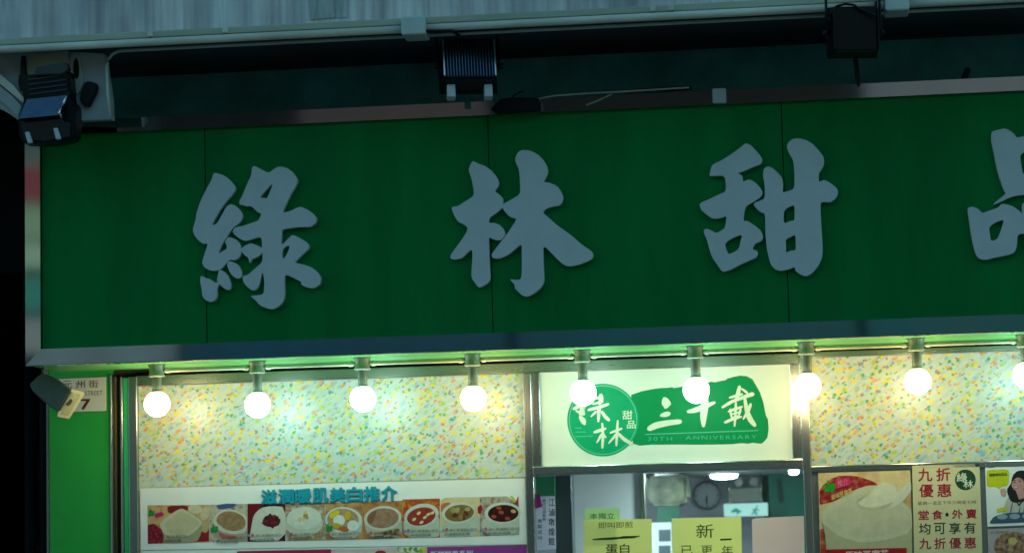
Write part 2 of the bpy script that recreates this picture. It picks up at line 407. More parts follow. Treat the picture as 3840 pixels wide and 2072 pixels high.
# --- the building the shop is in
z_can = ZL([(0, 166), (960, 98.7), (1920, 38)], -1.02)                # lower edge of the stained fascia
z_sof = ZL([(960, 172), (1920, 112), (2880, 58)], -.93)+.03           # underside of the canopy
bld = thing('shop_building', 'concrete building with stained canopy edge above the green sign', 'building', (0, 0, 0))
x_pl = P(184, 1800, -.03).x                                           # left edge of green pillar
XR = 3.6
ce = box('canopy_edge', -6, XR, -1.02, -.86, z_can, z_can+1.2, CONC, bld, .006)
# patched strip on the canopy edge
prism('repair_patch', [T2(490, -80), T2(715, -100), T2(735, 165), T2(500, 185)], -1.026, .006, mat('patch_paint', (.50, .53, .52), .8, 0, .4, 12, .3, 60, streak=(1.5, 1, .3)), ce)
prism('repair_patch', [T2(735, -100), T2(845, -110), T2(850, 160), T2(742, 168)], -1.024, .004, mat('patch_paint', (.55, .57, .56), .8), ce)
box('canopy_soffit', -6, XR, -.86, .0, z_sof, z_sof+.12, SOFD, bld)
box('upper_wall', -6, XR, .25, .5, z_can+1.2, 14, mat('upper_wall_paint', (.4, .4, .4), .8), bld)
x_open = P(*T1(985, 800), -.9).x
box('recess_wall', x_open-.5, XR, -.15, 0, z_cbot+.3, z_sof, DARKW, bld)
# painted end plate left of the recess, with the rounded rim of the opening
lp = [T1(-150, 440), T1(965, 500), T1(985, 560), T1(1000, 700), T1(1030, 900), T1(1040, 1110), T1(760, 1120), T1(600, 1110), T1(160, 1110), T1(90, 1060), T1(0, 1010), T1(-150, 960)]
prism('end_plate', lp, -.90, .05, PLATE, bld)
z_r = ZL([(960, 174), (1920, 115), (2880, 61)], -.93)
xo = x_open+.012; rp = [Vector((XR, -.925, z_r)), Vector((xo+.07, -.925, z_r))] + [Vector((xo+.07-.07*sin(a), -.925, z_r-.07+.07*cos(a))) for a in [radians(15*k) for k in range(1, 7)]] + [Vector((xo+.004, -.925, z_r-.2)), Vector((xo+.012, -.925, z_r-.30))]
tube('opening_rim', rp, .0075, mat('rim_paint', (.55, .60, .60), .5), bld, 8)
prism('corner_brace', [T1(-120, 560), T1(0, 690), T1(130, 800), T1(235, 925), T1(215, 960), T1(60, 830), T1(-120, 690)], -.935, .03, PIPE, bld, .004)
prism('corner_brace', [T1(-120, 690), T1(0, 800), T1(110, 890), T1(205, 990), T1(170, 1090), T1(0, 930), T1(-120, 830)], -.925, .02, PLATE, bld, .004)
# side passage left of the shop, dark inside
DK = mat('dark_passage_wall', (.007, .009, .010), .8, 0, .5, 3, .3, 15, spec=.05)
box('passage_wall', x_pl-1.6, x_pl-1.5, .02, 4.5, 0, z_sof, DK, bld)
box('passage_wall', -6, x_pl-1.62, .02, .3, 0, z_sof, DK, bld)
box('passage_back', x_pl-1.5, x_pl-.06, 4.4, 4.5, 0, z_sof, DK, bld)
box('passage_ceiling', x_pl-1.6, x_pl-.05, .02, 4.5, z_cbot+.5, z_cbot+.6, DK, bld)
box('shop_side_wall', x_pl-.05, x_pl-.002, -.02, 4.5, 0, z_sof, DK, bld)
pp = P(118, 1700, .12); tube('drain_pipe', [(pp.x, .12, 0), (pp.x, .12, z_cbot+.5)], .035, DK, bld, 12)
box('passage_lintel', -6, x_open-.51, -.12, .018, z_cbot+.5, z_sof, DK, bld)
# wall over the shop window, behind the sign
box('lintel', x_pl-.002, XR, .03, .30, z_ptop+.05, z_sof, mat('lintel_paint', (.03, .04, .04), .8), bld)

# --- cable trunking and pipe along the canopy edge
tr = thing('cable_trunking', 'pale yellowed cable trunking and pipe along the stained canopy edge', 'trunking', (0, -1.02, z_can))
z_t1 = ZL([(0, 190), (960, 124), (1920, 64)], -1.03); z_t2 = ZL([(0, 207), (960, 161.5), (1512, 129), (1920, 100), (2880, 46)], -1.04)
xs_ = [-6, P(*T2(1370, 250), -1.04).x, P(*T2(1590, 250), -1.04).x, P(*T4(1085, 60), -1.04).x, P(*T4(1310, 60), -1.04).x, XR]
for a, b in ((0, 1), (2, 3), (4, 5)):
    box('trunking_strip', xs_[a], xs_[b], -1.05, -.90, z_t1+.002, z_can-.001, TRUNK, tr, .004)
    bm = bmesh.new(); zc = (z_t1+z_t2)/2; hr = (z_t1-z_t2)/2
    add_tube(bm, [(xs_[a], -1.045, zc), (xs_[b], -1.045, zc)], hr, 16); from_bm('pipe', bm, PIPE, tr, True)
for a, b in ((1, 2), (3, 4)):
    box('joint_cover', xs_[a], xs_[b], -1.10, -.95, z_t2-.02, z_can-.004, mat('joint_cover_paint', (.55, .60, .58), .5), tr, .008)
random.seed(3)
for u in (T1(1400, 360), T3(1310, 60), T3(1480, 45), T1(2100, 270)):
    p = P(*u, -1.05); box('clip', p.x-.012, p.x+.012, -1.062, -1.0, z_t1+.004, z_can-.006, PIPE, tr, .003)

# ================================================================== THE SIGN
sg = thing('shop_sign', 'long green shop sign with pale raised calligraphy in a steel frame', 'sign', ((x_cl+x_cr)/2, SY, z_cbot))
REC = .028; PY = SY+REC
seams = [x_gl] + [XL([a, b], PY) for a, b in (((762, 480), (782, 1280)), ((1825, 430), (1853, 1245)), ((2928, 380), (2960, 1205)))] + [x_gr]
for a, b in zip(seams, seams[1:]):
    box('panel', a+.0022, b-.0022, PY, PY+.012, z_gbot, z_gtop, GREEN, sg, .001)
box('sign_box', x_cl+.01, x_cr-.01, PY+.013, -.16, z_cbot+.012, z_ctop-.012, mat('sign_box_inner', (.02, .05, .03), .7), sg)
def member(name, o0, o1, i0, i1):
    """mitred frame length: outer edge o0-o1 (x, z) proud, inner edge i0-i1 set back"""
    bm = bmesh.new()
    def v(q, y): return bm.verts.new((q[0], y, q[1]))
    a = [v(o0, SY), v(o1, SY), v(i1, SY+.007), v(i0, SY+.007)]; b = [v(o0, SY+.05), v(o1, SY+.05), v(i1, SY+.05), v(i0, SY+.05)]
    bm.faces.new(a); bm.faces.new(b[::-1])
    for k in range(4): bm.faces.new((a[k], b[k], b[(k+1) % 4], a[(k+1) % 4]))
    bmesh.ops.bevel(bm, geom=[e for e in bm.edges if abs(e.verts[0].co.y-SY) < 1e-4 and abs(e.verts[1].co.y-SY) < 1e-4], offset=.004, segments=2, affect='EDGES')
    return from_bm(name, bm, CHROME, sg)
O = [(x_cl, z_ctop), (x_cr, z_ctop), (x_cr, z_cbot), (x_cl, z_cbot)]
I = [(x_gl, z_gtop), (x_gr, z_gtop), (x_gr, z_gbot), (x_gl, z_gbot)]
for k in range(4): member('frame_bar', O[k], O[(k+1) % 4], I[k], I[(k+1) % 4])
box('underside', x_cl+.012, x_cr-.012, SY+.05, -.165, z_cbot+.003, z_cbot+.0115, SOFFIT, sg)

A = crop(700, 580, 2.241); B = crop(1660, 540, 2.3167); Cc = crop(2600, 500, 2.4828); D = crop(3580, 460, 2.573)
CH = {}
CH['silk'] = (A, [
 [[(238,158),(280,165),(335,185),(385,230),(420,275),(420,302),(400,335),(350,390),(300,455),(250,540),(218,600),(262,588),(300,525),(345,440),(385,418),(430,440),(475,490),(480,520),(470,555),(440,590),(405,610),(375,655),(350,693),(315,745),(290,795),(278,840),(310,815),(350,795),(345,760),(330,738),(352,702),(380,697),(425,718),(455,745),(467,785),(470,840),(450,870),(415,892),(375,885),(350,905),(320,945),(290,970),(250,980),(205,975),(165,955),(142,920),(145,890),(165,830),(190,745),(155,757),(115,730),(75,680),(62,640),(70,605),(85,560),(95,490),(130,390),(180,290),(220,220)]],
 [[(355,898),(400,903),(445,930),(470,980),(475,1025),(455,1043),(425,1043),(390,1015),(365,975),(350,930)]],
 [[(285,965),(325,985),(360,1020),(380,1075),(383,1120),(368,1143),(335,1133),(300,1105),(280,1085),(265,1060),(275,1010)]],
 [[(130,1018),(175,1040),(215,1052),(245,1078),(280,1075),(285,1095),(265,1130),(268,1190),(250,1228),(215,1242),(175,1228),(145,1195),(138,1130),(125,1070)]],
 [[(580,100),(630,125),(700,162),(740,130),(785,105),(850,115),(905,155),(938,205),(940,240),(920,280),(890,325),(850,410),(812,497),(880,480),(965,440),(1020,465),(1075,500),(1105,545),(1090,585),(1045,615),(960,610),(880,622),(810,632),(806,700),(806,768),(850,725),(900,675),(960,705),(1020,740),(1042,775),(1030,800),(980,845),(910,912),(970,922),(1050,945),(1110,990),(1140,1040),(1130,1090),(1075,1130),(1010,1115),(970,1095),(975,1072),(930,1050),(835,1005),(832,1080),(835,1160),(828,1225),(790,1275),(735,1303),(690,1295),(625,1268),(590,1225),(545,1190),(590,1187),(640,1180),(660,1165),(665,1080),(652,985),(635,1030),(618,1110),(590,1140),(560,1145),(510,1105),(482,1060),(485,1022),(525,1015),(570,975),(650,905),(648,820),(640,690),(570,712),(500,732),(450,705),(400,665),(400,640),(420,615),(490,603),(560,578),(618,558),(640,498),(610,492),(575,455),(545,435),(510,440),(490,430),(455,425),(455,395),(480,350),(520,250),(555,180),(560,115)],
  [(735,245),(715,310),(683,378),(665,368),(628,372),(640,345),(680,300)], [(815,800),(850,770),(877,768),(870,800),(848,850),(820,888),(812,850)]],
 [[(470,790),(515,762),(550,748),(600,765),(650,790),(645,835),(600,868),(560,880),(540,920),(530,870),(500,850),(468,815)]]])
CH['grove'] = (B, [
 [[(265,150),(310,175),(380,200),(440,245),(485,310),(495,350),(485,380),(455,415),(500,445),(533,480),(530,520),(525,560),(470,605),(410,645),(408,695),(445,688),(500,705),(538,745),(552,790),(515,840),(470,840),(430,825),(405,812),(410,920),(415,1080),(422,1160),(410,1200),(365,1235),(320,1252),(295,1220),(255,1165),(258,1090),(265,1000),(262,915),(220,950),(175,995),(110,1008),(75,1000),(75,970),(110,920),(170,840),(215,770),(225,730),(185,700),(140,680),(105,625),(82,560),(100,550),(140,545),(200,505),(280,455),(272,380),(255,300),(228,230)]],
 [[(690,60),(760,62),(830,95),(885,150),(918,215),(918,265),(900,300),(878,338),(920,338),(1000,370),(1035,420),(1052,465),(1045,510),(1020,540),(950,550),(900,570),(872,597),(920,640),(1010,720),(1120,795),(1220,885),(1300,935),(1315,975),(1300,1005),(1210,1045),(1120,1068),(1070,1060),(1020,1025),(950,950),(878,882),(880,1000),(885,1130),(888,1190),(870,1240),(810,1295),(740,1332),(690,1315),(630,1255),(635,1230),(585,1175),(640,1185),(685,1180),(693,1120),(693,980),(692,870),(640,915),(570,970),(500,1000),(440,995),(428,965),(470,910),(530,830),(580,765),(630,690),(648,650),(600,645),(560,610),(522,560),(525,530),(600,490),(680,443),(678,350),(670,230),(640,170),(635,130),(660,80)]]])
CH['sweet'] = (Cc, [
 [[(490,97),(540,120),(590,175),(635,230),(645,265),(630,295),(560,318),(480,355),(410,378),(440,390),(462,410),(460,462),(520,432),(580,465),(630,520),(648,560),(630,600),(560,645),(485,685),(465,825),(500,818),(570,860),(630,910),(652,965),(640,1000),(620,1015),(575,1030),(550,1085),(590,1095),(605,1120),(590,1160),(520,1190),(440,1225),(350,1275),(285,1292),(265,1285),(225,1225),(175,1155),(150,1080),(130,1000),(97,925),(105,900),(130,893),(170,910),(215,935),(260,912),(298,885),(312,770),(270,792),(215,800),(170,795),(120,755),(75,720),(58,670),(75,650),(150,620),(230,580),(303,550),(305,470),(290,400),(210,402),(150,405),(160,360),(175,300),(260,262),(350,205),(440,140)],
  [(458,945),(440,1010),(425,1085),(330,1135),(310,1090),(295,1035),(320,1005),(390,968)]],
 [[(980,55),(1050,70),(1110,105),(1165,165),(1215,230),(1217,300),(1190,350),(1168,375),(1166,465),(1215,438),(1270,465),(1335,515),(1348,550),(1335,600),(1280,650),(1185,640),(1183,720),(1190,850),(1200,1000),(1205,1080),(1200,1160),(1160,1245),(1100,1310),(1050,1337),(990,1315),(945,1275),(950,1245),(880,1272),(810,1285),(760,1270),(720,1220),(690,1110),(672,960),(670,750),(625,740),(590,705),(555,660),(620,635),(667,612),(665,480),(648,400),(655,340),(690,315),(730,325),(790,375),(828,425),(838,480),(830,560),(880,545),(940,525),(943,400),(932,255),(890,190),(868,130),(890,85),(930,60)],
  [(943,672),(942,760),(942,818),(905,820),(845,848),(840,780),(848,720),(890,690)], [(950,945),(952,1020),(955,1095),(910,1095),(862,1118),(865,1050),(860,990),(905,970)]]])
CH['goods'] = (D, [
 [[(350,100),(385,85),(470,65),(510,75),(570,115),(592,155),(669,138),(760,100),(830,120),(880,170),(870,250),(820,400),(800,520),(810,600),(790,650),(700,690),(669,702),(600,708),(530,725),(450,765),(360,803),(390,770),(450,725),(492,690),(470,650),(435,560),(400,440),(370,280),(350,190)], [(669,285),(740,260),(730,350),(690,480),(655,508),(640,430),(625,325)]],
 [[(118,830),(160,817),(200,825),(230,845),(262,880),(330,855),(420,825),(440,790),(500,795),(560,815),(610,850),(640,880),(680,900),(680,1075),(620,1078),(600,1100),(595,1200),(580,1245),(550,1270),(470,1290),(380,1305),(320,1325),(250,1325),(210,1295),(180,1210),(150,1060),(135,940)], [(470,940),(460,990),(430,1080),(400,1135),(345,1148),(335,1080),(325,1015),(390,965)]],
 [[(645,790),(669,780),(800,740),(900,760),(960,830),(930,950),(900,1100),(880,1200),(760,1230),(700,1240),(675,1180),(668,1080),(660,1000),(645,880)], [(740,900),(820,860),(810,960),(780,1080),(740,1100)]]])
for key, (cf, comps) in CH.items():
    bmj = bmesh.new(); tmp = []
    for i, loops in enumerate(comps):
        o = curve_obj('stroke_tmp', [[cf(*q) for q in lp] for lp in loops], PY-.0005, .026+.0006*i, LETTER, sg, 2)
        bmj.from_mesh(o.data); tmp.append(o)
    for o in tmp: bpy.data.objects.remove(o)
    me = bpy.data.meshes.new('raised_character'); bmj.to_mesh(me); bmj.free(); me.materials.append(LETTER)
    link(bpy.data.objects.new('raised_character', me), sg)

# ================================================================== LAMPS UNDER THE SIGN
def bulb_mesh():
    bm = bmesh.new(); R_ = .0600; prof = [(R_*sin(a), R_*cos(a)) for a in [radians(26+k*(154/14)) for k in range(14)]] + [(0, -R_)]
    add_lathe(bm, [(0, R_*cos(radians(26)))]+prof, (0, 0, 0), 28)
    me = bpy.data.meshes.new('globe'); bmesh.ops.recalc_face_normals(bm, faces=bm.faces); bm.to_mesh(me); bm.free()
    for p in me.polygons: p.use_smooth = True
    return me
WARM = emitter('warm_bulb_glass', (1.0, .80, .42), 12.5); COOL = emitter('cool_bulb_glass', (.64, 1.0, .88), 12.0)
BY = -.40
bpx = [(589, 1514, 'w'), (966, 1517, 'c'), (1361, 1495, 'c'), (1775, 1493, 'w'), (2187, 1471, 'c'), (2611, 1462, 'c'), (3029, 1446, 'w'), (3441, 1429, 'w'), (3849, 1406, 'c')]
blab = ['warm round bulb hanging beside the green pillar', 'cool white round bulb, second from the green pillar', 'cool white round bulb, third from the green pillar',
        'warm round bulb, fourth from the green pillar, beside the steel post', 'cool round bulb in front of the round green emblem', 'cool round bulb in front of the green brush stroke sign',
        'warm round bulb in front of the steel post right of the anniversary sign', 'warm round bulb above the discount poster', 'cool round bulb above the poster of a woman']
gm = {'w': bulb_mesh(), 'c': bulb_mesh()}; gm['w'].materials.append(WARM); gm['c'].materials.append(COOL)
bulbs = []
for (x, y, k), lab in zip(bpx, blab):
    c = P(x, y, BY)
    t = thing('globe_lamp', lab, 'lamp', (c.x, BY, c.z), 'round bulbs hanging under the sign')
    g = bpy.data.objects.new('globe', gm[k]); link(g, t)
    zt = z_cbot+.003; dz = zt-c.z
    bm = bmesh.new(); add_lathe(bm, [(0, dz), (.040, dz), (.040, dz-.006), (.036, dz-.010), (.035, dz-.046), (.038, dz-.050), (.038, dz-.056), (.024, dz-.060), (0, dz-.060)], c, 20)
    lh = from_bm('lampholder', bm, SOCK, t, True)
    bm = bmesh.new(); zb = .058
    h = dz-.058-zb
    prof = [(0, dz-.058)]
    for q in range(5):
        z0 = dz-.058-h*q/5
        prof += [(.0235, z0), (.0215, z0-h/10)]
    prof += [(.025, zb+.004), (.0275, zb-.003), (0, zb-.003)]
    add_lathe(bm, prof, c, 18); from_bm('socket', bm, mat('dull_socket', (.22, .26, .20), .4, .4), lh, True)
    bulbs.append(c)
cd = thing('lamp_conduit', 'cream conduit joining the round bulbs beneath the sign', 'conduit', (bulbs[0].x, BY, z_cbot))
zc = z_cbot-.026
for i in range(len(bulbs)):
    a = bulbs[i].x+.034; b = bulbs[i+1].x-.034 if i+1 < len(bulbs) else XR-.6
    bm = bmesh.new(); add_tube(bm, [(a, BY, zc), (a+.03, BY, zc), (b-.03, BY, zc), (b, BY, zc)], .0095, 10)
    cl_ = from_bm('conduit_length', bm, COND, cd, True)
    for q in (a+.01, b-.03):
        bm = bmesh.new(); add_tube(bm, [(q, BY, zc), (q+.02, BY, zc)], .013, 10); from_bm('coupling', bm, COND, cl_, True)

# ================================================================== SHOPFRONT
sf = thing('shopfront', 'brushed steel shopfront frame with green pillar and confetti patterned panels', 'shopfront', (0, 0, 0))
x_pr = P(416, 1700, -.03).x
box('pillar', x_pl, x_pr, -.03, .3, 0, z_cbot+.1, PILLAR, sf, .004, label='green laminate pillar carrying the street number plate')
box('pillar_trim', x_pl-.012, x_pl-.001, -.032, .02, 0, z_cbot+.08, STEEL, sf)
def vbar(name, xa, xb, y0, y1, z0, z1, m=STEEL, bev=.003, label=None): return box(name, xa, xb, y0, y1, z0, z1, m, sf, bev, label)
def px_at(x, y=1720, Y=0.): return P(x, y, Y).x
z_frt = z_ptop+.052
vbar('frame_post', x_pr+.001, px_at(431), -.045, .05, 0, z_frt+.01)
BR = mat('brown_channel', (.10, .085, .035), .5, .3, .3, 20)
vbar('shutter_channel', px_at(431)+.001, px_at(440), -.01, .05, 0, z_frt, BR)
vbar('shutter_channel', px_at(440)+.001, px_at(451), .01, .05, 0, z_frt, mat('black_channel', (.02, .02, .015), .5))
vbar('shutter_channel', px_at(451)+.001, px_at(459), -.008, .05, 0, z_frt, BR)
vbar('frame_post', px_at(459)+.001, px_at(467), -.03, .05, 0, z_frt-.004)
vbar('green_strip', px_at(467)+.001, px_at(488), -.015, .05, 0, z_frt-.008, mat('emerald_strip', (.03, .55, .22), .35, coat=.3), label='bright emerald plastic strip in the frame')
vbar('frame_post', px_at(488)+.001, px_at(521), -.028, .05, 0, z_frt-.004)
xP1a, xP1b, xP2b = px_at(1971), px_at(2002), px_at(2034)
xL1, xL2 = px_at(2968, 1550), px_at(3006, 1600)
xR1 = px_at(3041)
z_lt = ZL([(2031, 1399.5), (2960, 1363)], 0); z_lb = ZL([(2040, 1752), (2972, 1718)], 0); z_rb = ZL([(2009, 1786.7), (3010, 1752)], 0)
z_rp = ZL([(3049, 1744.5), (3840, 1723.8)], 0)
# head rail
box('head_rail', px_at(521)+.001, xP1a-.001, -.030, .04, z_ptop+.001, z_frt, STEELH, sf, .004)
box('head_rail', xP1a, xL2, -.032, .04, z_lt+.001, z_lt+.052, STEELH, sf, .004)
z_rt = ZL([(3049, 1345), (3441, 1325)], 0)
box('head_rail', xL2+.001, XR, -.030, .04, z_rt+.001, z_rt+.03, STEELH, sf, .004)
vbar('frame_post', xP1a, xP1b-.001, -.034, .06, 0, z_lt-.001)
vbar('frame_post', xP1b, xP2b-.001, -.028, .06, z_lb+.002, z_lt-.001)
vbar('frame_post', xL1, xL2-.001, -.028, .06, z_lb+.002, z_lt-.001)
vbar('frame_post', xL2, xR1-.001, -.036, .06, 0, z_rt)
box('window_rail', xP1b, xL2-.001, -.060, .06, z_rb, z_lb, STEELH, sf, .004)
CF = confetti()
box('patterned_panel', px_at(522), xP1a-.001, -.004, .03, z_pbot+.002, z_ptop, CF, sf, .001, label='left panel printed with multicoloured confetti flecks')
box('patterned_panel', xR1, XR, -.004, .03, z_rp, z_rt, CF, sf, .001, label='right panel printed with multicoloured confetti flecks')
box('panel_edge', px_at(522), xP1a-.001, -.008, .0, z_pbot-.004, z_pbot+.002, mat('grey_edge', (.3, .32, .28), .5), sf)
# right bay under the patterned panel: steel backing and posts
box('backing_panel', xR1, XR, .002, .03, 0, z_rp-.001, mat('steel_backing', (.30, .33, .34), .35, .8, .1, 8), sf)
box('panel_rail', xR1, XR, -.014, .001, z_rp-.030, z_rp-.001, STEELH, sf, .003)
# left bay below
box('backing_panel', px_at(522), xP1a-.001, .002, .03, 0, z_pbot-.005, PAPERW, sf)
# window
box('window_pane', xP1b, xL2, .030, .036, 0.9, z_rb+.01, GLASS, sf)
box('window_sill', xP1b, xL2, -.03, .06, .8, .9, STEELH, sf)
box('stall_riser', xP1b, xL2, .0, .06, 0, .8, mat('riser_laminate', (.3, .34, .3), .5), sf)

# --- anniversary sign
an = thing('anniversary_sign', 'white acrylic sign with round green emblem and brush stroke banner', 'sign', ((xP2b+xL1)/2, 0, z_lb))
SHEET[an.name] = box('board', xP2b, xL1-.001, -.012, .03, z_lb+.001, z_lt, WHITEB, an, .001)
LG = mat('logo_green', (.001, .25, .075), .5, 0, .08, 5, spec=.15); LGR = mat('logo_ring_green', (.10, .50, .28), .4)
Y0 = -.0128
banner = [(680,445),(740,424),(800,412),(860,404),(905,402),(925,398),(935,404),(985,396),(1060,395),(1120,378),(1160,366),(1180,370),(1215,362),(1245,356),(1255,348),(1290,338),(1330,330),(1370,333),(1405,352),(1430,395),(1450,430),(1470,490),(1486,570),(1497,590),(1494,610),(1502,650),(1494,700),(1476,722),(1458,736),(1430,734),(1410,730),(1380,736),(1340,733),(1280,739),(1200,735),(1100,742),(1040,737),(900,740),(800,742),(730,748),(690,735)]
flat('banner_shape', [C3(*q) for q in banner], Y0, LG, an)
flat('emblem_disc', ell(C3, 512, 595, 214, 217, 0, 64), Y0-.0005, mat('logo_green_disc', (.001, .33, .13), .5, spec=.15), an)
curve_obj('emblem_ring', [ell(C3, 512, 595, 205, 208, 0, 64), ell(C3, 512, 595, 199, 202, 0, 64)], Y0-.001, 0, LGR, an)
LW = mat('logo_cream', (.74, .76, .58), .4)
Y1 = Y0-.0012
strokes('brush_character', C3, [([(880,470),(893,500),(885,520)], [18,30,12]), ([(858,568),(885,562),(908,556)], [9,16,13]), ([(786,648),(830,626),(900,612),(975,604)], [16,20,17,14])], Y1, LW, an)
strokes('brush_character', C3, [([(1018,545),(1060,538),(1110,518),(1180,490)], [9,15,17,8]), ([(1120,440),(1120,500),(1112,580),(1112,632)], [20,24,20,10])], Y1, LW, an)
strokes('brush_character', C3, [([(1328,395),(1318,440),(1308,480)], [10,13,9]), ([(1225,520),(1270,490),(1330,466),(1385,445),(1408,440)], [8,9,9,10,14]), ([(1268,462),(1310,450),(1345,440)], [6,9,6]),
    ([(1262,545),(1300,530),(1345,515)], [6,10,6]), ([(1272,530),(1276,560),(1282,582)], [6,7,5]), ([(1335,520),(1332,545),(1322,570)], [6,7,5]), ([(1275,562),(1325,548)], [5,6]), ([(1280,582),(1325,570)], [5,6]),
    ([(1240,610),(1280,592),(1340,575)], [8,9,6]), ([(1306,490),(1304,560),(1298,632)], [7,8,6]), ([(1358,455),(1368,530),(1390,590),(1420,628)], [8,12,17,12]), ([(1395,500),(1380,540),(1350,590)], [9,11,5]), ([(1340,408),(1365,425),(1378,440)],[5,8,5])], Y1, LW, an)
strokes('brush_character', C3, [([(335,530),(362,515),(392,498)], [8,12,14]), ([(398,500),(385,540),(375,560),(400,560)], [16,14,12,8]), ([(375,575),(395,600),(402,620)], [10,18,8]), ([(352,540),(375,552)],[7,7]),
    ([(498,445),(505,470),(490,500)], [12,12,9]), ([(445,470),(505,458)], [7,9]), ([(450,500),(510,485)], [6,8]), ([(425,535),(490,518),(545,500)], [8,10,8]), ([(490,515),(486,565),(484,605)], [11,10,6]), ([(470,545),(440,575)], [8,4]), ([(505,545),(525,575),(548,596)], [8,11,9])], Y1, LW, an)
strokes('brush_character', C3, [([(460,668),(500,655),(530,645)], [8,10,6]), ([(508,615),(512,690),(508,762)], [6,9,7]), ([(505,680),(475,730)], [9,5]), ([(515,680),(530,700)],[6,5]),
    ([(555,672),(600,655),(625,645)], [6,8,6]), ([(600,598),(595,680),(592,748)], [6,9,6]), ([(592,680),(545,735)], [9,4]), ([(600,672),(635,708),(685,738)], [7,12,10])], Y1, LW, an)
text('small_lettering', '甜', *tx(C3, 628, 540, 686, 592), Y1, LW, an, .015)
text('small_lettering', '品', *tx(C3, 655, 600, 706, 646), Y1, LW, an, .015)
LGP = mat('logo_pale_green', (.03, .42, .20), .4)
flat('banner_line', quad(C3, 765, 678, 1440, 684, -.035), Y1, LGR, an)
text('small_lettering', '30TH', *tx(C3, 780, 696, 925, 720, -.01), Y1, LGP, an, .02, space=1.3)
text('small_lettering', 'ANNIVERSARY', *tx(C3, 1005, 690, 1430, 712, -.012), Y1, LGP, an, .02, space=1.3)
for v, u1 in ((640, 385), (664, 410), (690, 450)): flat('small_print', quad(C3, 345, v, u1, v+8), Y1, LGP, an)

# --- street number plate on the pillar
np_ = thing('street_plate', 'white street number plate on green pillar reading STREET and 7', 'number plate', P(*C1(485, 545), -.034))
SHEET[np_.name] = prism('plate', [C1(340, 350), C1(633, 338), C1(633, 541), C1(345, 548)], -.040, .0085, mat('plate_enamel', (.70, .68, .60), .35), np_, .001)
BRN = mat('plate_brown', (.16, .08, .05), .5); RED = mat('plate_red', (.13, .008, .015), .5)
for ch, u0, u1 in (('元', 372, 428), ('州', 452, 508), ('街', 530, 586)):
    text('lettering', ch, *tx(C1, u0, 362-(u0-372)*.025, u1, 408-(u0-372)*.025), -.0405, BRN, np_, .01)
text('lettering', 'UN CHAU STREET', *tx(C1, 352, 428, 612, 455, -.035), -.0405, BRN, np_, .0)
text('number', '7', *tx(C1, 482, 472, 538, 532, -.02), -.0405, RED, np_, .03)

# --- small grey spot lamp under the left end of the sign
sl = thing('spot_lamp', 'small grey box spotlight with cream front, hanging below the sign end over the pillar', 'lamp', P(*C1(260, 290), -.46))
body = [C1(225, 335), C1(250, 315), C1(330, 345), C1(425, 420), C1(352, 545), C1(300, 520), C1(200, 430), C1(172, 385)]
prism('housing', body, -.50, .05, GREYP, sl, .006)
def turned(name, pts, m, push=0, th=.012):
    """face turned to the right, towards the bulbs: right-hand points lie further back"""
    bm = bmesh.new(); f = []
    for (u, v) in pts:
        yy = -.505+max(0, (u+v*.55-620))*.00075-push
        f.append(bm.verts.new(P(*C1(u, v), yy)))
    b_ = [bm.verts.new(v.co+Vector((-.006, th, 0))) for v in f]; n_ = len(f); bm.faces.new(f); bm.faces.new(b_[::-1])
    for i in range(n_): bm.faces.new((f[i], b_[i], b_[(i+1) % n_], f[(i+1) % n_]))
    return from_bm(name, bm, m, sl)
turned('bezel', [(432, 412), (500, 428), (502, 445), (415, 588), (345, 575), (345, 560)], CREAM)
turned('lens', [(438, 432), (482, 444), (408, 570), (362, 562)], mat('lamp_lens', (.50, .49, .30), .25, coat=.4), .002, .001)
turned('lens_screw', [(425, 468), (436, 480), (420, 505), (404, 512), (396, 500)], mat('dark_screw', (.06, .06, .04), .4), .004, .001)
q = P(*C1(262, 330), -.47); tube('bracket', [(q.x, -.47, z_cbot+.006), (q.x, -.47, q.z)], .009, GREYP, sl, 8)

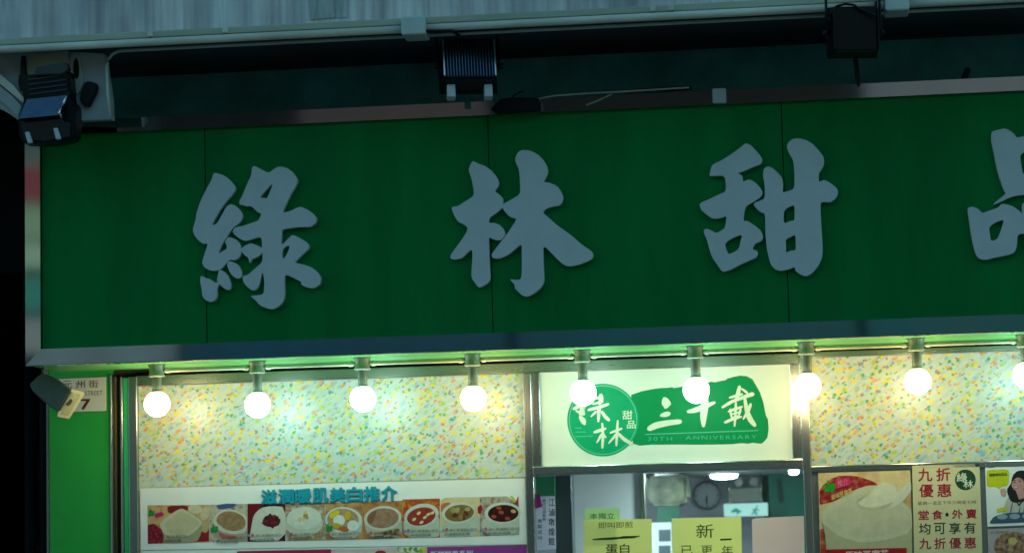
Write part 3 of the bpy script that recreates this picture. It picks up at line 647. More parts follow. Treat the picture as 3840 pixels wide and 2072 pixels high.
# ================================================================== FLOODLIGHTS ABOVE THE SIGN
def floodlight(label, anchor_px, Y, tilt, turn, w=.24, h=.215, d=.10, fins=16, roll=0, shiny=True, support=None):
    c = P(*anchor_px, Y)
    t = thing('floodlight', label, 'floodlight', (c.x, Y, c.z), 'black floodlights above the sign')
    M = Matrix.Rotation(turn, 4, 'Z') @ Matrix.Rotation(tilt, 4, 'X') @ Matrix.Rotation(roll, 4, 'Y')
    def put(name, bm, m, smooth=False, lab=None, par=None):
        bmesh.ops.transform(bm, matrix=M, verts=bm.verts)
        bmesh.ops.translate(bm, verts=bm.verts, vec=c)
        return from_bm(name, bm, m, par or t, smooth, lab)
    def bx(name, x0, x1, y0, y1, z0, z1, m, bev=.003, lab=None, par=None):
        bm = bmesh.new(); add_box(bm, x0, x1, y0, y1, z0, z1, bev); return put(name, bm, m, lab=lab, par=par)
    # body: shallow tapered box, finned back towards the street
    bm = bmesh.new()
    vs = [(-w/2, 0, h/2), (w/2, 0, h/2), (w/2, 0, -h/2), (-w/2, 0, -h/2)]; k = 1.12
    a = [bm.verts.new(v) for v in vs]; b = [bm.verts.new((x*k, d, z*k)) for x, y, z in vs]
    bm.faces.new(a); bm.faces.new(b[::-1])
    for i in range(4): bm.faces.new((a[i], b[i], b[(i+1) % 4], a[(i+1) % 4]))
    bmesh.ops.bevel(bm, geom=bm.edges[:], offset=.008, segments=2, affect='EDGES')
    hs = put('housing', bm, BLACK)
    if shiny is None: fins = 0
    gr = bx('glass_rim', -w/2*1.14, w/2*1.14, d+.0005, d+.018, -h/2*1.14, h/2*1.14, BLACK)
    bx('front_glass', -w/2*1.0, w/2*1.0, d+.0185, d+.022, -h/2, h/2, mat('lamp_glass', (.05, .06, .07), .1), 0, par=gr)
    for i in range(fins if fins > 1 else 0):
        x = -w/2+.016+(w-.032)*i/(fins-1)
        bx('fin', x-.0022, x+.0022, -.020, .004, -h/2+.006, h/2-.02, BLACKG, .0008, par=hs)
    for s in (-1, 1):
        bx('side_rail', s*w/2*.99-.004, s*w/2*.99+.004, -.012, .006, -h/2+.012, h/2-.012, MIRROR if shiny else BLACK, .002, par=hs)
        if shiny is not None: bx('clip', s*w*.36-.018, s*w*.36+.018, d*.35, d*.75, -h/2*1.12-.055, -h/2*1.06, TAB if shiny else BLACK, .003)
        ya = bx('yoke_arm', s*(w/2*1.14+.006)-.004, s*(w/2*1.14+.006)+.004, d*.4, d*.4+.026, -.03, h/2+.07, BLACK, .002)
        bm = bmesh.new(); add_tube(bm, [(s*(w/2*1.14), d*.4+.013, -.01), (s*(w/2*1.14+.024), d*.4+.013, -.01)], .014, 12); put('knob', bm, BLACK, True, par=ya)
    bx('yoke_bar', -(w/2*1.14+.01), w/2*1.14+.01, d*.4, d*.4+.026, h/2+.070, h/2+.077, BLACK, .002)
    top = M @ Vector((0, d*.4+.013, h/2+.075))+c
    return t, c, M, top
def supp(t, name, pts, r, m=BLACK, seg=8): return tube(name, pts, r, m, t, seg)
f2, c2, M2, top2 = floodlight('black finned floodlight with bright side strips, over the third green panel seam', T2(1985, 545), -.92, radians(-16), radians(13), w=.232, h=.205, d=.11)
f2['label'] = 'finned black floodlight with bright side strips hanging in front of the dark recess'
supp(f2, 'hanger', [top2, (top2.x, -.98, z_t2+.02)], .009)
p = P(*T2(1600, 292), -1.06); supp(f2, 'cable', [(p.x-.01, -1.06, p.z), P(*T2(1830, 290), -1.06), P(*T2(1890, 330), -1.0)], .008)
f3, c3, M3, top3 = floodlight('all black floodlight with looped cable standing on a stem above the sign', T4(818, 270), -1.16, radians(2), radians(10), w=.195, h=.195, d=.09, shiny=None, fins=0)
st = P(*T4(845, 760), -.66)
supp(f3, 'stem', [P(*T4(805, 470), -1.10), (st.x, -.62, z_ctop-.004)], .011)
supp(f3, 'cable', [P(*T4(u, v), -1.17) for u, v in ((575, 230), (565, 170), (590, 110), (640, 60), (720, 38), (800, 48), (850, 85), (930, 120), (1010, 150))], .0055)
supp(f3, 'hanger', [P(*T4(1005, 20), -1.06), P(*T4(1005, 160), -1.12)], .006)
c1 = P(*T1(420, 1340), -.95)
f1 = thing('floodlight', 'bulky blue-black floodlight overlapping the sign corner, hung from an oval metal bracket', 'floodlight', c1, 'black floodlights above the sign')
h1 = prism('housing', [T1(*q) for q in ((195, 700), (310, 690), (620, 640), (645, 700), (655, 850), (640, 940), (700, 960), (705, 1120), (690, 1290), (560, 1322), (400, 1338), (210, 1330), (172, 1250), (165, 1110), (215, 990), (235, 930), (205, 850))], -1.00, .10, BLACK, f1, .007)
bm = bmesh.new(); qv = [bm.verts.new(P(*T1(u, v), yy)) for u, v, yy in ((250, 925, -1.012), (632, 885, -1.006), (545, 1070, -1.055), (175, 1105, -1.06), (250, 925, -1.002), (632, 885, -1.000), (545, 1080, -1.00), (175, 1112, -1.00))]
for f_ in ((0, 1, 2, 3), (7, 6, 5, 4), (0, 4, 5, 1), (1, 5, 6, 2), (2, 6, 7, 3), (3, 7, 4, 0)): bm.faces.new([qv[k] for k in f_])
from_bm('visor', bm, BLACKG, f1, label='dark blue visor plate catching the sky')
prism('lamp_face', [T1(190, 1125), T1(545, 1095), T1(660, 1150), T1(650, 1270), T1(430, 1310), T1(225, 1305)], -1.008, .008, mat('lamp_glass_black', (.006, .008, .012), .12), h1)
for u, v in ((228, 1228), (492, 1192)): prism('clip', [T1(u, v), T1(u+42, v-4), T1(u+75, v+100), T1(u+28, v+106)], -1.022, .014, TAB, h1, .003)
for k in range(4): prism('rib', [T1(262+4*k, 735+46*k), T1(615, 690+46*k), T1(616, 700+46*k), T1(262+4*k, 746+46*k)], -1.005, .006, mat('dark_control_box', (.03, .04, .04), .5), h1)
# oval loop bracket, beige plate, knob lever
f1_b = curve_obj('loop_bracket', [[T1(*q) for q in ((690, 500), (735, 505), (755, 560), (760, 650), (790, 740), (770, 810), (735, 885), (700, 850), (650, 770), (635, 680), (640, 600), (665, 540))],
    [T1(*q) for q in ((712, 535), (735, 570), (745, 640), (742, 720), (715, 748), (690, 720), (682, 650), (685, 580))]], -.90, .012, mat('galvanised_bracket', (.44, .47, .42), .5, .4), f1, 1)
prism('hole_shade', [T1(*q) for q in ((712, 540), (733, 572), (742, 640), (739, 716), (715, 742), (693, 716), (685, 650), (688, 582))], -.904, .008, BLACK, f1)  # black fill painted in for the darkness seen through the bracket's oval hole
prism('mount_plate', [T1(228, 530), T1(630, 470), T1(640, 600), T1(240, 720)], -.93, .02, mat('beige_plate', (.36, .37, .30), .6), f1, .003)
prism('control_box', [T1(330, 625), T1(610, 575), T1(640, 640), T1(580, 690), T1(310, 700)], -1.02, .05, mat('dark_control_box', (.03, .04, .04), .5), f1, .004)
prism('hanger_arm', [T1(195, 520), T1(232, 515), T1(240, 690), T1(185, 700)], -.95, .03, BLACK, f1, .003)
prism('knuckle', [T1(175, 690), T1(240, 680), T1(252, 760), T1(245, 840), T1(190, 850), T1(165, 770)], -.955, .04, BLACK, f1, .004)
prism('lever', [T1(790, 755), T1(870, 760), T1(910, 790), T1(900, 850), T1(825, 1000), T1(745, 960), T1(740, 880)], -.93, .03, BLACK, f1, .006)
supp(f1, 'strut', [P(*T1(640, 860), -1.03), P(*T1(600, 950), -1.05), P(*T1(545, 1050), -1.065), P(*T1(585, 1110), -1.03)], .008, MIRROR)
# small things on and above the top edge of the sign
jb = thing('junction_box', 'black junction box with loose wires on top of the sign frame', 'junction box', P(*T2(2330, 1040), -.60))
prism('housing', [T2(2270, 920), T2(2383, 905), T3(230, 905), T3(270, 960), T3(270, 1022), T2(2230, 1050), T2(2180, 1020)], -.665, .06, BLACK, jb, .004)
supp(jb, 'wire', [P(*T3(-60, 960), -.64), P(*T3(30, 880), -.62), P(*T3(105, 845), -.60)], .003)
supp(jb, 'wire', [P(*T3(250, 920), -.64), P(*T3(400, 890), -.63), P(*T3(700, 870), -.63), P(*T3(1000, 855), -.63), P(*T3(1650, 815), -.63)], .0045, TRUNK)
supp(jb, 'wire', [P(*T3(690, 980), -.635), P(*T3(800, 935), -.64), P(*T3(930, 875), -.635)], .003, TRUNK)
wc = thing('wall_clip', 'small pale square cover on the sign frame top', 'cover', P(*T3(1925, 955), -.63))
prism('cover', [T3(1862, 825), T3(1990, 818), T3(1995, 955), T3(1868, 960)], -.640, .03, mat('pale_cover', (.52, .54, .58), .5), wc, .003)
vb = thing('black_bar', 'thin black bar lying along the recess above the sign', 'bar', P(*T3(1350, 830), -.4))
prism('bar', [T3(1060, 835), T3(1670, 795), T3(1670, 822), T3(1060, 850)], -.60, .05, BLACK, vb, .003)
cl = thing('cable_end', 'short black cable end poking up behind the sign at the right', 'cable', P(*T4(1830, 715), -.5))
prism('stub', [T4(1790, 740), T4(1835, 625), T4(1870, 618), T4(1888, 640), T4(1878, 690), T4(1855, 740)], -.58, .03, BLACK, cl, .006)

# ================================================================== PRINTED BOARDS AND POSTERS
def poster(name, label, cat, pts, Y, m, th=.004, group=None, nest=True):
    zz = min(P(*q, Y).z for q in pts); xx = sum(P(*q, Y).x for q in pts)/len(pts)
    t = thing(name, label, cat, (xx, Y, zz), group)
    sheet = prism('sheet', pts, Y, th, m, t)
    if nest: SHEET[t.name] = sheet
    return t
# --- dessert menu board, left bay
mb = poster('menu_board', 'long white menu board with teal title and row of dessert bowls', 'menu board', [C1(838, 1003), C2(1702, 943), C2(1714, 1336), C1(842, 1372)], -.012, PAPERW, .013, nest=False)
Y = -.0126
M3 = crop(520, 1800, 3.481); M4 = crop(1240, 1800, 3.481)
def pic(C, pts, cols, sc=26): return flat('picture', [C(*q) for q in pts], Y, gsm('picture_print_%d' % len(MATS), cols, sc), mb)
def ov(C, name, u, v, ru, rv, rot, col, lay, par, n=26, wob=0): return flat(name, ell(C, u, v, ru, rv, rot, n, wob), Y-.0004*lay-.00001*random.random(), ink(col) if isinstance(col, tuple) else col, par)
def sh(C, name, pts, col, lay, par, smooth=1): return flat(name, [C(*q) for q in pts], Y-.0004*lay, ink(col) if isinstance(col, tuple) else col, par, smooth=smooth)
def soupm(c): return mat('soup_%d_%d_%d' % c, tuple((q/255)**2.2 for q in c), .4, 0, .35, 45)
GRN = ink((10, 140, 60))
def thumb(C, u, v, s, Y, par, m=GRN):
    flat('thumb_mark', [C(u+a*s, v+b*s) for a, b in ((-.5, -.1), (-.25, -.15), (-.28, -.55), (-.15, -.6), (-.05, -.2), (.5, -.3), (.5, .35), (.3, .5), (-.5, .6))], Y, m, par)
random.seed(11)
# 1 square white bowl among berries and eggs
p1 = pic(M3, [(115, 322), (920, 316), (922, 804), (118, 828)], [(170, 120, 80), (205, 165, 115), (185, 140, 95)], 20)
sh(M3, 'red_cloth', [(370, 330), (645, 322), (640, 400), (480, 440), (380, 420)], (125, 15, 25), 1, p1); sh(M3, 'red_cloth', [(790, 680), (918, 640), (920, 790), (740, 800)], (150, 15, 25), 1, p1, 0)
sh(M3, 'petals', [(205, 430), (320, 405), (330, 460), (215, 495)], (190, 30, 100), 1, p1)
sh(M3, 'dates', [(118, 580), (200, 560), (300, 640), (330, 720), (310, 815), (120, 822)], gsm('dates_print', [(70, 20, 45), (130, 20, 40), (190, 60, 60)], 60), 1, p1, 0)
ov(M3, 'egg', 740, 375, 92, 58, .1, (210, 195, 165), 2, p1); ov(M3, 'egg', 865, 430, 55, 95, .3, (205, 188, 155), 2, p1); ov(M3, 'egg', 868, 600, 48, 80, 0, (190, 165, 125), 1, p1)
sh(M3, 'bowl', [(275, 575), (320, 700), (345, 790), (390, 818), (640, 812), (770, 790), (815, 690), (830, 560)], (168, 158, 125), 3, p1)
sh(M3, 'bowl_rim', [(270, 575), (330, 490), (540, 362), (600, 375), (820, 520), (832, 560), (740, 660), (620, 740), (470, 745), (330, 700)], (205, 198, 165), 4, p1)
sh(M3, 'soup', [(330, 560), (540, 395), (590, 402), (790, 530), (780, 570), (640, 690), (520, 712), (390, 680)], (196, 184, 148), 5, p1)
thumb(M3, 168, 415, 78, Y-.003, p1)
# 2 round bowl of mixed paste
p2 = pic(M3, [(923, 316), (1417, 302), (1418, 800), (925, 804)], [(165, 150, 135), (200, 185, 160), (120, 110, 120)], 30)
sh(M3, 'blue_saucer', [(1000, 330), (1120, 300), (1290, 302), (1240, 350), (1060, 380)], (60, 85, 135), 1, p2)
sh(M3, 'bowl', [(960, 560), (1000, 740), (1100, 795), (1415, 795), (1415, 600)], (170, 160, 135), 1, p2, 0)
sh(M3, 'bowl_rim', [(968, 545), (1000, 440), (1110, 378), (1260, 380), (1380, 440), (1416, 490), (1416, 640), (1360, 690), (1230, 700), (1060, 660)], (212, 205, 188), 2, p2)
sh(M3, 'soup', [(1010, 540), (1030, 455), (1120, 400), (1240, 400), (1360, 460), (1400, 530), (1380, 620), (1260, 662), (1130, 640)], soupm((160, 125, 88)), 3, p2)
sh(M3, 'cloth', [(1040, 665), (1140, 710), (1300, 720), (1200, 765), (1060, 740)], (190, 90, 90), 3, p2); thumb(M3, 990, 620, 92, Y-.003, p2)
# 3 pudding with red beans on a white plate
p3 = pic(M3, [(1420, 302), (1915, 296), (1915, 790), (1420, 799)], [(85, 10, 20), (110, 18, 30), (70, 8, 16)], 12)
sh(M3, 'plate', [(1470, 600), (1500, 450), (1590, 360), (1720, 330), (1915, 345), (1915, 780), (1450, 790), (1455, 700)], (208, 205, 190), 1, p3)
ov(M3, 'bean_paste', 1728, 528, 112, 80, .1, (88, 10, 24), 1.5, p3, 26, .06)
for k in range(34):
    a = random.uniform(0, 2*pi); q = random.random()**.5
    ov(M3, 'bean', 1725+105*q*cos(a), 525+75*q*sin(a), 27, 20, a, random.choice([(95, 10, 25), (130, 25, 40), (65, 5, 15)]), 2+k*.05, p3, 8)
# 4 almond pudding on a pale saucer
p4 = pic(M3, [(1916, 296), (2432, 286), (2432, 780), (1916, 790)], [(195, 190, 170), (160, 120, 80), (205, 200, 185)], 24)
ov(M3, 'saucer', 2160, 560, 245, 170, -.05, (200, 198, 180), 1, p4); ov(M3, 'bowl_rim', 2160, 490, 225, 148, -.05, (212, 212, 198), 2, p4); ov(M3, 'soup', 2160, 485, 175, 108, -.05, (216, 214, 200), 3, p4)
for k in range(9): ov(M3, 'almond', 2150+random.uniform(-70, 80), 475+random.uniform(-55, 55), 34, 22, k, random.choice([(185, 140, 70), (212, 190, 140), (225, 215, 185)]), 4+k*.05, p4, 10)
# 5 rice balls and mango
p5 = pic(M4, [(-70, 292), (412, 285), (414, 768), (-72, 778)], [(150, 95, 60), (190, 140, 85), (205, 160, 110)], 24)
sh(M4, 'bowl', [(-65, 560), (-40, 690), (60, 765), (280, 766), (400, 690), (412, 520)], (196, 192, 178), 1, p5)
ov(M4, 'bowl_rim', 170, 515, 242, 172, .05, (214, 212, 202), 2, p5); ov(M4, 'soup', 160, 510, 205, 145, .05, soupm((178, 145, 110)), 3, p5)
for k, (u, v, a, b_, q, c) in enumerate(((50, 440, 75, 42, -.6, (225, 195, 20)), (225, 455, 42, 60, .3, (215, 170, 25)), (110, 520, 78, 72, 0, (228, 226, 215)), (75, 590, 70, 35, .1, (210, 160, 25)), (170, 635, 70, 32, .2, (190, 95, 45)), (292, 588, 78, 70, 0, (222, 222, 210)))):
    ov(M4, 'rice_ball' if c[2] > 150 else 'mango', u, v, a, b_, q, c, 4+k*.3, p5)
thumb(M3, 2490, 610, 85, Y-.0045, p5)
# 6 walnut cream
p6 = pic(M4, [(413, 285), (936, 262), (936, 752), (415, 768)], [(120, 60, 40), (190, 130, 70), (160, 90, 55)], 26)
sh(M4, 'bowl', [(432, 520), (470, 690), (600, 760), (800, 755), (930, 740), (930, 470)], (188, 180, 160), 1, p6); ov(M4, 'bowl_rim', 680, 490, 246, 158, -.10, (208, 205, 190), 2, p6); ov(M4, 'soup', 680, 490, 210, 130, -.10, soupm((165, 125, 98)), 3, p6)
sh(M4, 'soup_shadow', [(475, 500), (510, 430), (600, 385), (580, 480), (540, 560), (500, 570)], (140, 85, 60), 4, p6)
sh(M4, 'walnuts', [(600, 680), (720, 660), (900, 610), (920, 745), (560, 750)], gsm('walnut_print', [(60, 45, 35), (130, 100, 70), (205, 195, 165)], 60), 4, p6)
# 7 red bean soup with seeds
p7 = pic(M4, [(937, 246), (1424, 234), (1430, 744), (938, 752)], [(200, 140, 45), (170, 50, 30), (215, 160, 60)], 22)
sh(M4, 'bowl', [(945, 480), (960, 745), (1390, 742), (1428, 700), (1416, 430)], (190, 195, 180), 1, p7); ov(M4, 'bowl_rim', 1186, 455, 228, 152, -.22, (206, 210, 198), 2, p7); ov(M4, 'soup', 1182, 468, 190, 116, -.22, soupm((160, 55, 40)), 3, p7)
for k, (u, v) in enumerate(((1150, 425), (1090, 505), (1185, 545), (1275, 440), (1230, 480), (1330, 420))): ov(M4, 'almond', u, v, 30, 18, -.6, (228, 208, 160), 4, p7, 12)
# 8 white fungus and dates
p8 = pic(M4, [(1432, 260), (1500, 222), (1944, 214), (1946, 726), (1434, 744)], [(205, 200, 175), (215, 195, 150), (200, 170, 120)], 14)
sh(M4, 'red_dates', [(1434, 300), (1580, 280), (1500, 400), (1440, 420)], (200, 110, 55), 1, p8); sh(M4, 'bowl', [(1455, 560), (1470, 740), (1870, 728), (1942, 640), (1935, 430)], (190, 196, 182), 1, p8)
ov(M4, 'bowl_rim', 1670, 420, 222, 138, -.12, (206, 208, 195), 2, p8); ov(M4, 'soup', 1680, 425, 190, 108, -.12, soupm((130, 105, 55)), 3, p8)
for k in range(9): ov(M4, 'fungus', 1680+random.uniform(-110, 110), 420+random.uniform(-65, 60), 40, 28, k, random.choice([(165, 145, 85), (95, 40, 30), (150, 125, 70), (175, 160, 105)]), 4+k*.05, p8, 10)
# 9 black sesame dumplings
p9 = pic(M4, [(1945, 214), (2300, 206), (2458, 300), (2464, 708), (1947, 726)], [(120, 85, 70), (190, 175, 155), (95, 55, 50)], 22)
sh(M4, 'bowl', [(1985, 480), (1975, 640), (2080, 716), (2380, 708), (2455, 640), (2460, 400)], (192, 198, 184), 1, p9); ov(M4, 'bowl_rim', 2245, 425, 238, 142, -.03, (208, 212, 200), 2, p9); ov(M4, 'soup', 2252, 428, 200, 112, -.03, soupm((62, 14, 14)), 3, p9)
for k, (u, v) in enumerate(((2195, 355), (2130, 470), (2310, 495), (2385, 400), (2225, 415))): ov(M4, 'dumpling', u, v, 36, 24, .2, random.choice([(205, 160, 105), (170, 70, 45)]), 4, p9, 12)
sh(M4, 'date', [(1915, 350), (1960, 310), (1985, 360), (1960, 430), (1925, 430)], (150, 25, 30), 4, p9)
sh(M4, 'chopsticks', [(2340, 205), (2365, 195), (2425, 265), (2400, 290)], (190, 205, 60), 2, p9, 0); sh(M4, 'ribbon', [(2410, 285), (2452, 200), (2452, 330)], (185, 20, 60), 2, p9, 0)
cap = ink((75, 68, 60))
for k, (C, u0, u1, v, par) in enumerate(((M3, 365, 645, 712, p1), (M3, 1080, 1390, 735, p2), (M3, 1520, 1860, 700, p3), (M3, 2030, 2330, 685, p4), (M4, 5, 380, 680, p5), (M4, 560, 900, 670, p6), (M4, 1050, 1400, 640, p7), (M4, 1550, 1910, 628, p8), (M4, 2060, 2440, 618, p9))):
    s_ = -.03*(u1-u0)
    text('caption', '杏仁茶湯圓紅豆沙', C(u0, v), C(u1, v+s_), C(u0+2, v+36), Y-.0050, cap, par, .0)
    text('caption', '芝麻糊核桃露', C(u0-70, v+56), C(u1-90, v+56+s_), C(u0-68, v+92), Y-.0050, cap, par, .0)
    if k > 1:
        flat('blue_mark', ell(C, u0-80, v+15, 18, 18, 0, 10), Y-.0050, ink((110, 160, 205)), par); flat('red_mark', ell(C, u0-35, v+10, 20, 20, 0, 10), Y-.0050, ink((215, 85, 95)), par)
# raised look title
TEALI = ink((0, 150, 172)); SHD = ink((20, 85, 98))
for i, ch in enumerate('滋潤暖肌美白推介'):
    u = 126+i*102.5; v = 1013-i*3.2
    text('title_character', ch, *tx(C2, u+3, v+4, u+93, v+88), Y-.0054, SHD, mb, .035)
    text('title_character', ch, *tx(C2, u, v, u+90, v+84), Y-.0062, TEALI, mb, .035)
# row beneath: coloured menu blocks
mb2 = poster('menu_strip', 'second menu strip with crimson, pale and purple blocks under the bowl board', 'menu board', [C1(842, 1376), C2(1714, 1340), C2(1724, 1620), C1(846, 1640)], -.010, PAPERW, .011)
def t2(u, v): return C2(u, v-(u-0)*.0215)
flat('block', [t2(-17, 1377), t2(545, 1377), t2(548, 1600), t2(-14, 1600)], -.0106, ink((165, 40, 75)), mb2)
flat('block', [t2(547, 1377), t2(1116, 1377), t2(1118, 1600), t2(549, 1600)], -.0106, ink((215, 190, 190)), mb2)
flat('block', [t2(1118, 1377), t2(1713, 1377), t2(1715, 1600), t2(1120, 1600)], -.0106, ink((150, 60, 140)), mb2)
text('caption', '新鮮鮮果系列', t2(1138, 1402), t2(1390, 1402), t2(1138, 1440), -.0112, ink((225, 215, 225)), mb2, .02)
for k in range(16): flat('fruit', ell(t2, 950+k*10, 1393+random.uniform(-8, 10), random.uniform(10, 18), random.uniform(8, 14), k, 10), -.0112-.00002*k, ink(random.choice([(215, 205, 60), (80, 150, 50), (225, 222, 190), (150, 170, 60)])), mb2)
flat('fruit', ell(t2, 840, 1405, 32, 14), -.0112, ink((190, 20, 35)), mb2)
text('caption', '雪糕', t2(-300, 1400), t2(-180, 1400), t2(-300, 1440), -.0112, ink((200, 90, 120)), mb2, .02)

# --- posters, right bay
pb = poster('dessert_poster', 'poster of a large white bowl with spoon and green thumb mark', 'poster', [C4(300, 912), C4(850, 895), C4(868, 1640), C4(318, 1650)], -.012, gsm('poster_wood', [(205, 175, 120), (222, 200, 150), (195, 150, 95)], 6), .010)
Yp = -.0126
flat('berries', [C4(*q) for q in ((308, 1000), (400, 930), (520, 925), (640, 965), (660, 990), (560, 1010), (480, 1030), (400, 1080), (320, 1100), (308, 1100))], Yp, gsm('berries_red', [(120, 15, 20), (160, 40, 40), (190, 110, 80)], 40), pb, smooth=1)
flat('berries', [C4(*q) for q in ((312, 1250), (345, 1230), (420, 1380), (440, 1500), (316, 1500))], Yp, gsm('berries_red2', [(150, 50, 30), (190, 70, 40), (210, 150, 90)], 30), pb)
flat('bowl', [C4(*q) for q in ((316, 1165), (340, 1280), (350, 1380), (380, 1500), (860, 1500), (860, 1180))], Yp-.0004, ink((186, 180, 142)), pb)
flat('bowl_rim', [C4(*q) for q in ((312, 1175), (330, 1130), (420, 1070), (520, 1010), (600, 985), (680, 985), (760, 1040), (858, 1130), (862, 1260), (720, 1310), (560, 1330), (430, 1290), (325, 1215))], Yp-.0008, ink((206, 202, 168)), pb, smooth=1)
flat('tofu', [C4(*q) for q in ((340, 1178), (440, 1090), (540, 1035), (660, 1010), (760, 1070), (850, 1150), (856, 1235), (720, 1280), (560, 1302), (440, 1266), (350, 1210))], Yp-.0012, mat('tofu_print', (.60, .56, .38), .35, 0, .14, 14), pb, smooth=1)
flat('spoon_handle', [C4(*q) for q in ((640, 1085), (720, 1060), (790, 1010), (852, 955), (858, 1020), (800, 1090), (720, 1130))], Yp-.0018, ink((214, 212, 190)), pb, smooth=1)
flat('spoon_bowl', ell(C4, 635, 1085, 110, 52, -.05), Yp-.0020, ink((196, 190, 158)), pb)
flat('spoon_tofu', [C4(*q) for q in ((530, 1075), (590, 1060), (640, 990), (700, 965), (760, 985), (775, 1040), (740, 1090), (640, 1120), (560, 1110))], Yp-.0024, ink((222, 218, 190)), pb, smooth=1)
thumb(C4, 370, 990, 62, Yp-.003, pb, ink((20, 150, 40)))
flat('tag', [C4(402, 950), C4(485, 935), C4(495, 982), C4(408, 1005)], Yp-.0028, ink((215, 40, 95)), pb)
text('lettering', '推介', C4(415, 955), C4(478, 943), C4(418, 995), Yp-.0034, ink((230, 120, 150)), pb, .01)
text('lettering', '原味豆腐花', C4(375, 1045), C4(500, 1000), C4(382, 1075), Yp-.0034, ink((225, 200, 120)), pb, .02)
flat('banner', [C4(345, 1368), C4(828, 1358), C4(830, 1440), C4(348, 1450)], Yp-.0028, ink((165, 15, 25)), pb)
text('lettering', '原味豆腐花', C4(462, 1378), C4(720, 1368), C4(462, 1430), Yp-.0034, ink((230, 205, 190)), pb, .02)

pd = poster('discount_poster', 'cream discount poster with large red Chinese characters and round green logo', 'poster', [C4(862, 868), C4(1264, 856), C4(1290, 1640), C4(880, 1650)], -.014, gsm('poster_cream', [(226, 214, 170), (214, 204, 158), (225, 200, 150)], 3), .012)
Yd = -.0146; RD = ink((170, 25, 45)); BK = ink((40, 45, 40))
def word(s, u0, v0, w, h, step, m, par, Y, b=.02, slope=-.02, name='lettering'):
    for i, ch in enumerate(s): text(name, ch, *tx(C4, u0+i*step, v0+i*step*slope, u0+i*step+w, v0+h+i*step*slope), Y, m, par, b)
word('九折', 898, 885, 82, 76, 108, RD, pd, Yd); word('優惠', 904, 980, 82, 76, 108, RD, pd, Yd)
flat('logo_disc', ell(C4, 1180, 952, 62, 62, 0, 36), Yd, ink((20, 70, 40)), pd)
text('logo_character', '綠', *tx(C4, 1128, 912, 1190, 965), Yd-.0006, ink((225, 230, 200)), pd, .02)
text('logo_character', '林', *tx(C4, 1168, 955, 1225, 1002), Yd-.0006, ink((225, 230, 200)), pd, .02)
text('small_lettering', '星期一至五下午三時至七時', C4(895, 1082), C4(1245, 1074), C4(895, 1103), Yd, ink((120, 105, 80)), pd, .0)
word('堂食', 898, 1136, 62, 54, 82, RD, pd, Yd); word('外賣', 1100, 1130, 62, 54, 84, RD, pd, Yd)
flat('dot', ell(C4, 1070, 1160, 10, 12), Yd, BK, pd)
word('均可享有', 902, 1212, 68, 66, 90, BK, pd, Yd, .01); word('九折優惠', 904, 1302, 68, 64, 90, RD, pd, Yd, .015)
word('凡惠顧滿', 906, 1400, 68, 64, 90, BK, pd, Yd, .01)

pw = poster('woman_poster', 'white poster of a smiling dark haired woman with yellow speech bubble', 'poster', [C4(1296, 850), C4(1720, 836), C4(1740, 1215), C4(1312, 1232)], -.012, PAPERW, .010)
Yw = -.0126
flat('blue_square', quad(C4, 1318, 856, 1352, 880), Yw, ink((20, 110, 160)), pw)
flat('speech_bubble', [C4(*q) for q in ((1306, 900), (1320, 892), (1432, 888), (1442, 905), (1440, 975), (1425, 990), (1395, 992), (1385, 1010), (1365, 995), (1318, 996), (1306, 980))], Yw, ink((205, 205, 20)), pw, smooth=1)
text('bubble_text', '健康美味甜品', C4(1322, 915), C4(1428, 908), C4(1322, 934), Yw-.0005, ink((70, 75, 20)), pw, .02)
flat('jacket', [C4(*q) for q in ((1390, 1200), (1420, 1080), (1450, 1040), (1520, 1050), (1640, 1060), (1660, 1200))], Yw, ink((198, 192, 182)), pw, smooth=1)
flat('hair', [C4(*q) for q in ((1450, 985), (1462, 925), (1490, 898), (1530, 895), (1590, 930), (1600, 1010), (1580, 1075), (1510, 1085), (1470, 1090), (1445, 1075), (1425, 1010))], Yw-.0004, ink((28, 20, 24)), pw, smooth=1)
flat('face', [C4(*q) for q in ((1462, 960), (1475, 935), (1505, 930), (1530, 960), (1532, 1005), (1505, 1025), (1470, 1012), (1455, 990))], Yw-.0008, ink((206, 150, 140)), pw, smooth=1)
flat('neck', [C4(*q) for q in ((1480, 1015), (1530, 1010), (1535, 1060), (1500, 1070))], Yw-.0006, ink((200, 145, 130)), pw)
flat('hand', [C4(*q) for q in ((1385, 1010), (1412, 1000), (1428, 1018), (1420, 1055), (1395, 1050))], Yw-.0009, ink((210, 165, 150)), pw, smooth=1)
flat('mouth', ell(C4, 1482, 1000, 15, 6, -.2), Yw-.0012, ink((190, 60, 70)), pw)
flat('teeth', ell(C4, 1482, 998, 10, 3, -.2), Yw-.0014, ink((230, 225, 220)), pw)
for u, v in ((1474, 968), (1506, 963)):
    flat('eye', ell(C4, u, v, 7, 3.4, -.1), Yw-.0012, ink((45, 25, 25)), pw); flat('brow', ell(C4, u-1, v-11, 10, 2, -.15), Yw-.0012, ink((70, 40, 35)), pw)
flat('fringe', [C4(*q) for q in ((1456, 968), (1464, 930), (1500, 905), (1540, 925), (1545, 985), (1528, 955), (1505, 938), (1478, 940))], Yw-.0013, ink((30, 20, 24)), pw, smooth=1)
flat('cheek', ell(C4, 1510, 990, 11, 9, 0), Yw-.0011, ink((215, 130, 125)), pw)
for u, v in ((1455, 1090), (1535, 1085), (1500, 1120)): flat('jacket_fold', ell(C4, u, v+30, 5, 40, .2), Yw-.0003, ink((125, 120, 112)), pw)
flat('collar', [C4(*q) for q in ((1475, 1075), (1500, 1110), (1530, 1075), (1528, 1068), (1500, 1096), (1480, 1068))], Yw-.0010, BK, pw)
flat('yellow_tag', [C4(*q) for q in ((1368, 1125), (1430, 1112), (1434, 1135), (1370, 1148))], Yw-.0012, ink((205, 200, 30)), pw)
